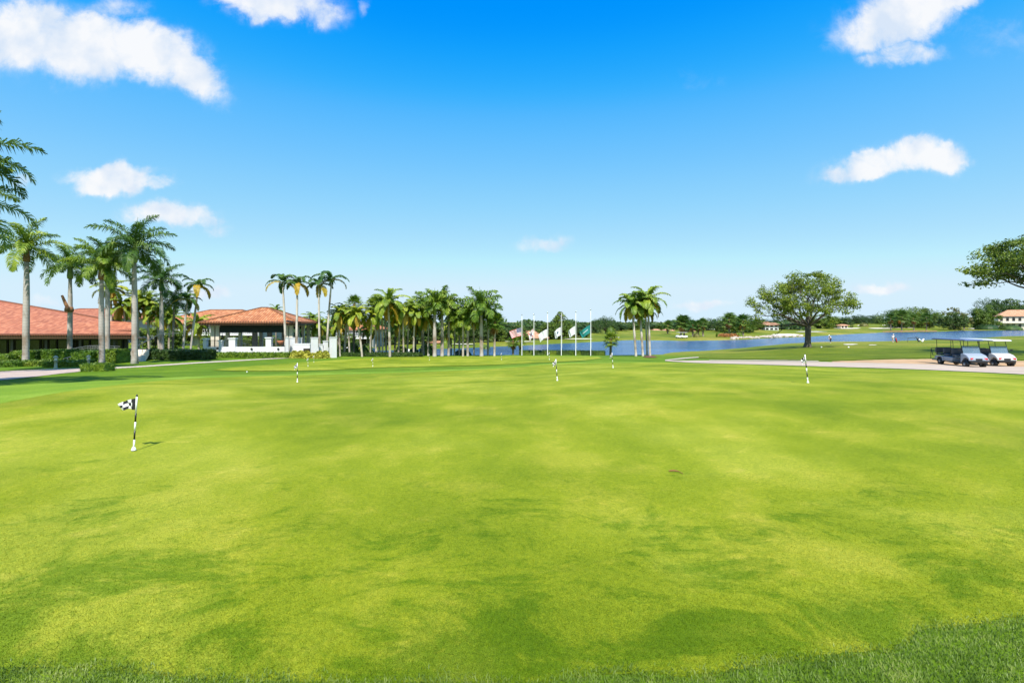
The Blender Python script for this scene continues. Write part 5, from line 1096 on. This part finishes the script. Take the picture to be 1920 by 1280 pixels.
for i, (px, tp, ft, m, w_, sag, fold, lab, flab) in enumerate(((978.5, 589, 614, 'flag_stripes', 1.75, .55, .92, 'white flagpole flying the striped flag at half mast', 'red and white striped flag with dark blue canton'),
        (1001, 588, 616, 'flag_saltire', 1.5, .75, .42, 'second white flagpole with the narrow drooping pinkish flag', 'narrow drooping white flag with red and dark marks'),
        (1026.5, 585, 617, 'flag_plain', 1.6, .75, .72, 'third white flagpole with a pale blue white flag', 'pale bluish white flag folded downwards'),
        (1052.5, 583, 613, 'flag_emblem', 1.5, .6, .60, 'fourth white flagpole with a white flag bearing a dark round emblem', 'white flag with small dark round emblem'),
        (1079.5, 583, 611, 'flag_plain', 1.5, .65, .62, 'fifth white flagpole with a plain bright white flag', 'plain bright white flag hanging in folds'),
        (1107.5, 579, 609, 'flag_teal', 1.75, .95, .80, 'rightmost white flagpole with the teal flag', 'teal flag with a pale mark swept down to the left'))):
    Y = 65; x, y, z = at(px, Y); Hp = CZ + (HY - tp) / F * Y - z; b = empty('flagpole', (x, y, z), lab, 'flagpole', GP); s_ = Hp / 6.7
    use('pole', polem, b, sc=(1, 1, s_)); use('finial', ballm, b, (0, 0, 6.6 * s_ - 6.6), sc=1)
    mbr = MB(); mbr.tube([(.13, 0, 1.0), (.13, 0, Hp - .2)], .008, 4); mbr.obj('halyard', 'furn_white', b)
    fm_ = flag_mesh('flag', m, w_, 1.12, sag, fold, .12, seed=i, curl=1)
    f = bpy.data.objects.new('flag', fm_); C.objects.link(f); f.location = (x - .09, y, CZ + (HY - ft) / F * Y); tag(f, flab, 'flag', 'flags at half mast'); f.rotation_euler = (0, 0, R(8 * (i % 2)))

# practice green pins
mp = MB()
segs = [(0, .16, 0), (.16, .29, 1), (.29, .42, 0), (.42, .55, 1), (.55, .80, 0)]
pin_parts = []
for a, b, c in segs:
    mb = MB(); mb.lathe([(.011, a), (.011, b)], n=10); pin_parts.append((mb.mesh('shaft', 'black_paint' if c else 'white_paint', True), c))
mb = MB(); mb.lathe([(.005, .785), (.011, .79), (.012, .81), (.004, .825)], n=10); pin_top = mb.mesh('ferrule', 'black_paint', True)
mb = MB(); mb.lathe([(.024, 0), (.031, .003), (.031, .018), (.024, .022), (.022, .046), (.011, .050)], n=24); pin_cup = mb.mesh('cup_base', 'white_paint', True)
pin_flag = [flag_mesh('flag', 'flag_checker', .26, .165, .085, .92, .030, .0015, 30, 14, seed=s, curl=1, tp=.42) for s in (2, 5)] + [flag_mesh('flag', 'flag_checker', .235, .16, .11, .52, .03, .0015, 24, 14, seed=s) for s in (3, 7)]
PH = .78
pins = [(250.5, 848, 743, 6.45, 0, 'nearest checkered putting pin with its flag spread left and its white base clear', .10), (557.5, 717, 680, None, 2, 'checkered putting pin at left of the middle of the green', 0), (1045, 714.5, 673, None, 3, 'checkered putting pin in the centre of the green', -.12),
        (1149.5, 690, 661, None, 2, 'checkered putting pin in line with the small bushy palm', -.12), (1515, 718.5, 664, None, 3, 'checkered putting pin right of centre, before the road', -.18),
        (577.5, 688, 675.5, None, 2, 'small far putting pin right of the left middle one', 0), (588.5, 680, 670.5, None, 2, 'tiny putting pin before the yellow shrubs', 0), (699, 688, 672, None, 3, 'far putting pin before the paired fan palms', 0),
        (805, 676, 667, None, 2, 'tiny putting pin before the thick white royal trunk', 0), (940.5, 675, 662, None, 3, 'far putting pin left of the first flagpole', 0), (1030, 675, 660.5, None, 2, 'far putting pin in front of the third flagpole', 0)]
for i, (px, by, ty, Yd, fv, lab, tilt) in enumerate(pins):
    if Yd is None: x, Y = hit(px, by)
    else: Y = Yd; x = (px - 960) / F * Y
    z = ground(x, Y) + .012 + (.02 if Y > 30 else 0)
    s_ = ((by - ty) / F * Y) / .82 if Y < 30 else max(.8, ((by - ty) / F * Y) / .82); s_ = min(max(s_, .8), 1.35)
    b = empty('putting_pin', (x, Y, z), lab, 'golf pin', 'checkered pins on the practice green', sc=s_); b.rotation_euler = (0, tilt * .6, 0)
    wd = 1.0 if Y < 10 else 1.25
    for me, c in pin_parts: o = use('shaft', me, b, sc=(wd, wd, 1))
    use('ferrule', pin_top, b); use('cup_base', pin_cup, b, sc=1.0); use('flag', pin_flag[fv], b, (-.008, 0, .765), rz=R(6))
for i, (px, py, lab) in enumerate(((463, 699, 'white ball lying alone left of the left middle putting pin'), (1591, 653, 'white tee marker left of a pair on the grass bank'), (1540, 652.5, 'white tee marker beside the foot of the lone oak'))):
    x, Y = hit(px, py); r_ = .04 if i == 0 else .10; mb = MB(); mb.lathe([(r_ * math.sin(a), r_ - r_ * math.cos(a)) for a in np.linspace(.15, 3.0, 8)], n=14); o = mb.obj('golf_ball' if i == 0 else 'tee_marker', 'white_paint', None, True); o.location = (x, Y, ground(x, Y) + .02); tag(o, lab, 'ball' if i == 0 else 'marker')
# a loose twig on the green
x, Y = hit(1254, 887); z = ground(x, Y) + .02; k_ = Y / F
mb = MB(); mb.tube([(0, 0, 0), (9 * k_, 0, .004), (17 * k_, -.01, .0)], [.006, .008, .006], 6); mb.tube([(17 * k_, -.01, 0), (21 * k_, -.10, -.002)], [.004, .003], 6)
o = mb.obj('twig', 'twig'); o.location = (x, Y, z); tag(o, 'small bent reddish twig lying on the green', 'twig')

# ------------------------------------------------------------------ golf carts (local +X = forwards)
simple('cart_body', (.27, .31, .38), .25, .03, 2); simple('cart_body_white', (.50, .49, .48), .25, .03, 2); simple('rubber', (.022, .021, .02), .8, .2, 10); simple('seat_vinyl', (.06, .07, .09), .6, .15, 6); simple('rim', (.35, .36, .37), .35, .1, 5, metal=.6)
simple('cart_roof_navy', (.07, .10, .19), .35, .03, 2); simple('cart_roof', (.60, .62, .68), .4, .03, 2); simple('lens_red', (.55, .03, .03), .2, .1, 5); simple('grille', (.02, .02, .022), .4, .1, 5)
def extrude_profile(mb, prof, y0, y1, mi=0):
    n = len(prof); vs = [(x, y0, z) for x, z in prof] + [(x, y1, z) for x, z in prof]
    mb.add(vs, [tuple(range(n)), tuple(range(2 * n - 1, n - 1, -1))] + [(i, i + n, (i + 1) % n + n, (i + 1) % n) for i in range(n)], mi)
def golf_cart(loc, rz, body, label, rows=2, bagrack=True, roof='cart_roof'):
    b = empty('golf_cart', loc, label, 'golf cart', 'golf carts parked on the dirt verge', rz); WB = 2.6; hw = .58
    def bev(o, w=.03):
        m = o.modifiers.new('bevel', 'BEVEL'); m.width = w; m.segments = 3; m.limit_method = 'ANGLE'; return o
    mb = MB(); extrude_profile(mb, [(-.95, .28), (WB - .35, .28), (WB - .35, .34), (-.95, .36)], -hw + .04, hw - .04); bev(mb.obj('chassis', 'black_paint', b), .015)
    # front cowl
    mb = MB(); extrude_profile(mb, [(WB - .42, .32), (WB - .42, .95), (WB - .18, .98), (WB + .20, .86), (WB + .44, .66), (WB + .46, .50), (WB + .36, .46), (WB + .34, .56), (WB + .22, .66), (WB - .02, .67), (WB - .18, .58), (WB - .24, .32)], -hw, hw); cw = bev(mb.obj('cowl', body, b), .05)
    mb = MB(); mb.box((WB + .40, 0, .42), (.22, 1.0, .16), bev=.03); mb.obj('bumper', 'black_paint', b)
    mb = MB(); mb.box((WB + .445, 0, .585), (.03, .40, .14), bev=.01); mb.obj('grille', 'grille', b)
    for sy in (-1, 1):
        mb = MB(); mb.box((WB + .42, sy * .40, .63), (.07, .22, .12), rz=-sy * .3, bev=.015); mb.obj('headlight', 'lens_red', b)
    # side panels and rear body
    mb = MB(); extrude_profile(mb, [(.42, .30), (.40, .62), (-.0, .68), (-.35, .66), (-.52, .60), (-.62, .50), (-.62, .44), (-.34, .44), (-.26, .52), (-.02, .60), (.20, .52), (.28, .30)][::1], -hw, hw)
    bev(mb.obj('rear_body', body, b), .03)
    mb = MB(); extrude_profile(mb, [(.45, .34), (1.32, .34), (1.36, .62), (.42, .64)], -hw + .01, hw - .01); bev(mb.obj('side_panel', body, b), .03)
    for k_ in range(rows + 1 if rows == 2 else rows):
        x = 1.55 - k_ * .88
        mb = MB(); mb.box((x - .1, 0, .76), (.50, 1.04, .13), bev=.04); mb.obj('seat', 'seat_vinyl', b)
        mb = MB(); mb.box((x - .38, 0, 1.05), (.12, 1.04, .40), bev=.04); mb.obj('backrest', 'seat_vinyl', b)
    # roof and struts
    mb = MB(); r0, r1 = -1.0, WB + .05; mb.box(((r0 + r1) / 2, 0, 1.90), (r1 - r0, 1.22, .09), bev=.04, taper=.93); mb.obj('roof', roof, b)
    mb = MB(); mb.box(((r0 + r1) / 2, 0, 1.845), (r1 - r0 - .12, 1.12, .02)); mb.obj('roof_liner', 'cloth_navy', b)
    for (xa, za, xb) in ((WB - .25, .92, WB - .55), (1.15, .7, 1.12), (-.35, .7, -.45)):
        for sy in (-1, 1): mb = MB(); mb.tube([(xa, sy * .54, za), (xb, sy * .52, 1.86)], .018, 6); mb.obj('strut', 'black_paint', b)
    # windshield, folded lower pane
    mb = MB(); mb.add([(WB - .22, -.52, .97), (WB - .22, .52, .97), (WB - .38, .50, 1.46), (WB - .38, -.50, 1.46), (WB - .23, -.52, .965), (WB - .23, .52, .965), (WB - .39, .50, 1.455), (WB - .39, -.50, 1.455)], [(0, 1, 2, 3), (7, 6, 5, 4), (0, 4, 5, 1), (2, 6, 7, 3), (1, 5, 6, 2), (0, 3, 7, 4)])
    ws = mb.obj('windshield', 'windshield', b); mb = MB(); mb.tube([(WB - .22, -.53, .96), (WB - .39, -.51, 1.47), (WB - .39, .51, 1.47), (WB - .22, .53, .96)], .016, 6); mb.obj('frame', 'black_paint', ws)
    mb = MB(); mb.tube([(WB - .42, .28, .95), (WB - .62, .28, 1.08)], .02, 6); pts = [(WB - .62 + .06 * math.cos(a), .28 + .17 * math.sin(a), 1.08 + .15 * math.cos(a)) for a in np.linspace(0, 2 * math.pi, 17)]; mb.tube(pts, .014, 6); mb.obj('steering_wheel', 'black_paint', b)
    # rear step / bag rack
    mb = MB()
    for sy in (-.45, .45): mb.tube([(-.62, sy, .62), (-1.0, sy, .62), (-1.22, sy, 1.15)], .02, 6); mb.tube([(-.6, sy, .34), (-1.25, sy, .34)], .02, 6); mb.tube([(-1.22, sy, 1.15), (-1.25, sy, .34)], .018, 6)
    mb.tube([(-1.22, -.45, 1.15), (-1.22, .45, 1.15)], .02, 6); mb.tube([(-1.20, -.45, .95), (-1.20, .45, .95)], .018, 6); mb.box((-1.05, 0, .34), (.5, .9, .03)); mb.obj('rear_rack', 'black_paint', b)
    for (wx, sy) in ((0, -1), (0, 1), (WB, -1), (WB, 1)):
        mb = MB(); mb.lathe([(.10, -.10), (.20, -.11), (.225, -.07), (.228, 0), (.225, .07), (.20, .11), (.10, .10)], (0, 0, 0), 24, axis='Y'); wo = mb.obj('wheel', 'rubber', b, True); wo.location = (wx, sy * .50, .228)
        mb = MB(); mb.lathe([(.02, -.115), (.06, -.12), (.07, -.10), (.11, -.095), (.125, -.108), (.125, .108), (.11, .095), (.02, .115)], (0, 0, 0), 16, axis='Y'); mb.obj('rim', 'rim', wo, True)
        mb = MB(); mb.add(*(lambda vs, fs: (vs, fs))(*fender(wx, sy))); mb.obj('fender', 'black_paint', b, True)
    for sy in (-1, 1): mb = MB(); mb.tube([(WB - .3, sy * .54, 1.15), (WB - .28, sy * .68, 1.2)], .01, 5); mb.box((WB - .28, sy * .74, 1.2), (.04, .14, .09), bev=.01); mb.obj('mirror', 'black_paint', b)
    return b
def fender(wx, sy):
    vs = []; n = 9
    for i in range(n):
        a = math.pi * (i / (n - 1)) ; r_ = .275
        for (rr, yy) in ((r_, .38), (r_, .60), (r_ + .03, .60), (r_ + .03, .38)): vs.append((wx + rr * math.cos(a), sy * yy, .24 + rr * math.sin(a)))
    fs = [(i * 4 + k, i * 4 + (k + 1) % 4, (i + 1) * 4 + (k + 1) % 4, (i + 1) * 4 + k) for i in range(n - 1) for k in range(4)]
    return vs, fs
hd = math.atan2(-.98, -.2)
def cart_at(px_front, py_front, Yf, body, label, **k):
    # the near front wheel stands at the given pixel
    X, Y = (px_front - 960) / F * Yf, Yf; h = Vector((math.cos(hd), math.sin(hd))); l = Vector((-h.y, h.x)); o = Vector((X, Y)) - h * 2.6 + l * .5
    return golf_cart((o.x, o.y, ground(o.x, o.y) + .04), hd, body, label, **k)
cart_at(1811, 684, 33.6, 'cart_body', 'silver blue long golf cart parked in front, black rear rack showing', rows=2, roof='cart_roof_navy')
cart_at(1864, 682, 34.6, 'cart_body_white', 'white long golf cart parked behind at the right, windshield clear of the other', rows=2)

# ------------------------------------------------------------------ shore rocks
random.seed(12); rocks = []
for s in range(4):
    mb = MB(); n = 8
    for j in range(5):
        for i in range(n):
            a = 2 * math.pi * i / n; el = -.5 + 2.0 * j / 4; r_ = random.uniform(.8, 1.15) * max(.12, math.cos(max(-.5, min(1.45, el)))); mb.v.append((r_ * math.cos(a), r_ * .8 * math.sin(a), .7 * math.sin(el) * random.uniform(.85, 1.1)))
    for j in range(4):
        for i in range(n): mb.f.append([j * n + i, j * n + (i + 1) % n, (j + 1) * n + (i + 1) % n, (j + 1) * n + i]); mb.m.append(0)
    mb.f.append([4 * n + i for i in range(n)]); mb.m.append(0); rocks.append(mb.mesh('boulder', 'stone'))
for i in range(46):
    px = 1372 + i * 2.9 + random.uniform(-1, 1); py = np.interp(px, [1340, 1390, 1440, 1507], [638, 636.7, 634, 631.7]) - random.uniform(-.1, 1.0); x, Y = wat(px, py); Y += 1.5; x = (px - 960) / F * Y
    o = bpy.data.objects.new('boulder', rocks[i % 4]); C.objects.link(o); o.location = (x, Y, max(ground(x, Y), WL) + .1); s_ = random.uniform(.4, .85); o.scale = (s_ * 1.3, s_, s_); o.rotation_euler = (0, 0, random.uniform(0, 6))
    tag(o, 'pale boulder in the long row of rocks lining the far shore below the flower bed', 'boulder', 'riprap boulders on the far shore')

# ------------------------------------------------------------------ golfers, bags and rack on the bank
def skin_fig(name, joints, edges, mats, parent=None, lvl=2):
    me = bpy.data.meshes.new(name); me.from_pydata([j[:3] for j in joints], edges, []); o = bpy.data.objects.new(name, me); C.objects.link(o); me.materials.append(MT[mats])
    if parent: o.parent = parent
    s_ = o.modifiers.new('skin', 'SKIN'); s_.use_smooth_shade = True; lay = me.skin_vertices[0] if me.skin_vertices else None
    if lay is None:
        bpy.context.view_layer.objects.active = o; bpy.ops.mesh.customdata_skin_add() if hasattr(bpy.ops.mesh, 'customdata_skin_add') else None; lay = me.skin_vertices[0]
    for i, j in enumerate(joints):
        r_ = j[3]; lay.data[i].radius = (r_, r_ if len(j) < 5 else j[4]); lay.data[i].use_root = (i == 0)
    sb = o.modifiers.new('sub', 'SUBSURF'); sb.levels = sb.render_levels = lvl; return o
def person(loc, rz, label, pose, shirt, lower, shorts=True, hat='shirt_white'):
    """pose: bend (trunk tilt forward, radians), stride, arms ('down' putting grip or 'swing')"""
    bd, stv, arm = pose; sn, cs = math.sin(bd), math.cos(bd)
    hip = Vector((0, 0, .92)); T = lambda u, y=0, f=0: Vector((hip.x + sn * u + cs * f, y, hip.z + cs * u - sn * f))
    J = []; E = []
    def j(p, r_, r2=None): J.append((p[0], p[1], p[2], r_, r2 or r_)); return len(J) - 1
    p0 = j(hip, .15, .12); w = j(T(.16), .135, .105); ch = j(T(.36), .155, .115); nk = j(T(.50), .065); nk2 = j(T(.56, f=.01), .055); hb = j(T(.62, f=.02), .075, .085); ht = j(T(.71, f=.03), .092, .10); hp = j(T(.80, f=.02), .07)
    E += [(p0, w), (w, ch), (ch, nk), (nk, nk2), (nk2, hb), (hb, ht), (ht, hp)]; fc = T(.67, f=.115); ns = j(fc, .018); E.append((ht, ns))
    hands = []
    for sy in (-1, 1):
        sh = j(T(.45, sy * .18), .062); E.append((ch, sh))
        S = T(.45, sy * .18)
        if arm == 'down': el = S + Vector((.10, sy * .02, -.27)); wr = el + Vector((.10, -sy * .12, -.23))
        else: el = S + Vector((-.10 * sy, sy * .05, -.27)); wr = el + Vector((.14 - .05 * sy, 0, -.21))
        e1, w1 = j(el, .045), j(wr, .030); d = (wr - el).normalized(); pm = wr + d * .07; pa = j(pm, .036, .018); E += [(sh, e1), (e1, w1), (w1, pa)]
        for k_ in range(4):
            off = (k_ - 1.5) * .019; a = pm + d * .045 + Vector((off, 0, 0)); c_ = a + (d + Vector((.0, -sy * .4, 0))).normalized() * (.03 + .008 * (k_ in (1, 2))); f0, f1 = j(a, .009), j(c_, .008); E += [(pa, f0), (f0, f1)]
        th = j(wr + d * .05 + Vector((.04, 0, 0)), .010); th2 = j(wr + d * .085 + Vector((.055, 0, 0)), .009); E += [(pa, th), (th, th2)]; hands.append(pm)
        fx = stv * sy; kn = Vector((fx * .5 + .05, sy * .10, .50)); an = Vector((fx, sy * .11, .09)); hj = j((0, sy * .09, .86), .10); kj = j(kn, .062); aj = j(an, .040); tj = j(an + Vector((.15, 0, -.05)), .036, .028); E += [(p0, hj), (hj, kj), (kj, aj), (aj, tj)]
    b = skin_fig('person', J, E, 'skin'); b.location = loc; b.rotation_euler = (0, 0, rz); tag(b, label, 'person')
    # shirt, trousers, cap, shoes follow the same skeleton, slightly fuller
    JS = []; ES = []
    def js(p, r_, r2=None): JS.append((p[0], p[1], p[2], r_, r2 or r_)); return len(JS) - 1
    a0 = js(T(.02), .168, .14); a1 = js(T(.18), .155, .125); a2 = js(T(.38), .172, .13); a3 = js(T(.47), .09); ES += [(a0, a1), (a1, a2), (a2, a3)]
    for sy in (-1, 1):
        S = T(.45, sy * .18); el = S + (Vector((.06, sy * .01, -.17)) if arm == 'down' else Vector((-.06 * sy, sy * .03, -.17))); s1, s2 = js(S, .078), js(el, .064); ES += [(a2, s1), (s1, s2)]
    skin_fig('shirt', JS, ES, shirt, b)
    JS.clear(); ES.clear(); a0 = js(hip + Vector((0, 0, .03)), .165, .14)
    for sy in (-1, 1):
        fx = stv * sy; kn = Vector((fx * .5 + .05, sy * .10, .50)); an = Vector((fx, sy * .11, .13)); h1, k1 = js((0, sy * .09, .84), .115), js(kn, .085); ES += [(a0, h1), (h1, k1)]
        if not shorts: n_ = js(an, .062); ES.append((k1, n_))
    skin_fig('shorts' if shorts else 'trousers', JS, ES, lower, b)
    c0 = T(.76, f=.02); mb = MB(); mb.lathe([(.112, -.02), (.115, .02), (.09, .08), (.03, .105)], (0, 0, 0), 14); mb.box((.13, 0, -.01), (.14, .15, .015), bev=.005); cp = mb.obj('cap', hat, b, True); cp.location = c0; cp.rotation_euler = (0, bd, 0)
    for sy in (-1, 1):
        fx = stv * sy; mb = MB(); mb.box((fx + .06, sy * .11, .045), (.27, .10, .09), bev=.035); mb.obj('shoe', 'white_paint', b, True)
    return b, hands
def bank(px, Y): x, y, z = at(px, Y); return (x, y, z)
g1, hn = person(bank(1557.5, 101), R(200), 'person in white shirt and dark trousers bending over a putt right of the lone oak', (.55, .12, 'down'), 'shirt_white', 'cloth_navy', False)
gl = Vector(g1.location); mb = MB(); mb.tube([(.36, 0, .62), (.52, .05, .04)], .012, 6); mb.box((.54, .08, .025), (.03, .13, .04)); cb = mb.obj('golf_club', 'alu'); cb.location = gl; cb.rotation_euler = (0, 0, R(200)); tag(cb, 'putter held by the bending person', 'golf club')
g2, hn = person(bank(1674, 100), R(20), 'person in white shirt and pale shorts striding beside the red and black golf bag', (.22, .26, 'swing'), 'shirt_white', 'cloth_khaki', True)
def golf_bag(loc, rz, label, m, tilt=.25):
    b = empty('golf_bag', loc, label, 'golf bag', 'golf bags on the bank', rz); b.rotation_euler = (0, tilt, rz)
    mb = MB(); mb.lathe([(.12, 0), (.14, .05), (.13, .45), (.15, .85), (.14, .88)], n=14); mb.obj('bag', m, b, True); mb = MB(); mb.box((.13, 0, .35), (.10, .2, .45), bev=.03); mb.obj('pocket', 'black_paint', b)
    for k_ in range(6):
        a = k_ * 1.05; p = Vector((.07 * math.cos(a), .07 * math.sin(a), .85)); q = p + Vector((.03 * math.cos(a), .03 * math.sin(a), .22 + .05 * (k_ % 3))); mb = MB(); mb.tube([p, q], .008, 5); mb.box(q + Vector((.03, 0, .02)), (.11, .05, .07), rz=a, bev=.015); mb.obj('club', 'black_paint' if k_ % 2 else 'alu', b)
    mb = MB(); mb.tube([(-.05, -.1, .8), (-.45, -.25, .02)], .01, 5); mb.tube([(-.05, .1, .8), (-.45, .25, .02)], .01, 5); mb.obj('stand', 'alu', b)
golf_bag(bank(1681.5, 99), R(180), 'red and black golf bag beside the striding person', 'cloth_red'); golf_bag(bank(1724, 100.5), R(150), 'navy golf bag leaning at the right end of the rack', 'cloth_navy', .5); golf_bag(bank(1729, 100), R(30), 'white golf bag lying low right of the rack', 'furn_white', .9)
rk = empty('bag_rack', bank(1712, 100.5), 'black metal golf bag rack on the lawn by the lake', 'rack')
mb = MB(); mb.tube([(-1.1, 0, .85), (1.2, 0, .95)], .045, 8); mb.obj('rail', 'iron', rk)
for sx in (-1.05, 1.1): mb = MB(); mb.tube([(sx, 0, .88), (sx - .25, -.2, 0)], .04, 8); mb.tube([(sx, 0, .88), (sx + .15, .3, 0)], .035, 8); mb.obj('leg', 'iron', rk)
for i, px in enumerate((1280, 1285)):
    x, y, z = at(px - 6 + i * 3, 158); b = empty('golf_cart', (x, y, z), ['tiny white cart left, parked on the far shore under the dark shaggy palms', 'tiny white cart right, parked on the far shore under the dark shaggy palms'][i], 'golf cart', 'tiny carts on the far shore', R(200))
    mb = MB(); extrude_profile(mb, [(-1.1, .3), (1.1, .3), (1.15, .7), (.6, .95), (.45, .5), (-.3, .5), (-.4, .85), (-1.15, .8)], -.55, .55); mb.obj('body', 'white_paint', b); mb = MB(); mb.box((-.1, 0, 1.85), (1.9, 1.15, .08), bev=.02); mb.obj('roof', 'white_paint', b)
    for a_ in (.65, -.7):
        for s_ in (-1, 1): mb = MB(); mb.tube([(a_, s_ * .5, .7), (a_ * .8, s_ * .5, 1.82)], .02, 5); mb.obj('strut', 'black_paint', b)
    for wx in (-.8, .8):
        for sy in (-1, 1): mb = MB(); mb.lathe([(.1, -.09), (.22, -.09), (.22, .09), (.1, .09)], (wx, sy * .5, .22), 14, axis='Y'); mb.obj('wheel', 'rubber', b, True)

# ------------------------------------------------------------------ longer grass of the fringe in the foreground
def blades(name, m, N, ymax, green, hh, ww, label, seed):
    rng = np.random.default_rng(seed); sp = spline(A_near, 400)
    Y = 1 / (rng.uniform(1 / ymax, 1 / 1.9, N)); X = rng.uniform(-1.25, 1.25, N) * Y; pxx = 960 + F * X / Y
    z = ground(X, Y) + (.0005 + .0009 * Y if green else 0); pyy = HY + (CZ - z) / Y * F
    edge = np.interp(pxx, sp[:, 0], sp[:, 1]) + 5 * np.sin(pxx * .021) + 3 * np.sin(pxx * .057 + 1)
    keep = (pyy < edge + 6) if green else ((pyy > edge + rng.normal(-7, 8, N)) & (pyy < 1500))
    X, Y, z = X[keep], Y[keep], z[keep]; n = len(X)
    a = rng.uniform(0, 6.28, n); h = rng.uniform(hh * .5, hh, n); w = rng.uniform(ww * .6, ww, n); le = h * rng.uniform(.3, 1.0, n)
    dx, dy = np.cos(a), np.sin(a); b = rng.uniform(0, 6.28, n); lx, ly = np.cos(b) * le, np.sin(b) * le
    V = np.stack([np.stack([X - dx * w, Y - dy * w, z], 1), np.stack([X + dx * w, Y + dy * w, z], 1), np.stack([X + dx * w * .8 + lx * .4, Y + dy * w * .8 + ly * .4, z + h * .6], 1), np.stack([X - dx * w * .8 + lx * .4, Y - dy * w * .8 + ly * .4, z + h * .6], 1), np.stack([X + lx, Y + ly, z + h], 1)], 1).reshape(-1, 3)
    base = np.arange(n)[:, None] * 5; q = (base + np.array([[0, 1, 2, 3]])); t = (base + np.array([[3, 2, 4]]))
    loops = np.concatenate([q.ravel(), t.ravel()]).astype(np.int32); me = bpy.data.meshes.new(name); me.vertices.add(len(V)); me.vertices.foreach_set('co', V.ravel()); me.loops.add(len(loops)); me.loops.foreach_set('vertex_index', loops)
    me.polygons.add(2 * n); me.polygons.foreach_set('loop_start', np.concatenate([np.arange(n) * 4, 4 * n + np.arange(n) * 3]).astype(np.int32)); me.polygons.foreach_set('loop_total', np.concatenate([np.full(n, 4), np.full(n, 3)]).astype(np.int32)); me.update(calc_edges=True)
    me.materials.append(MT[m]); o = bpy.data.objects.new(name, me); C.objects.link(o); tag(o, label, 'grass', kind='stuff')
blades('fringe_grass', 'blade', 150000, 4.2, False, .024, .0024, 'coarser fringe grass along the bottom edge and right corner', 5)
blades('short_grass', 'green_turf', 230000, 5.5, True, .009, .0016, 'closely mown grass of the green nearest the viewer', 6)
print('objects', len(bpy.data.objects))
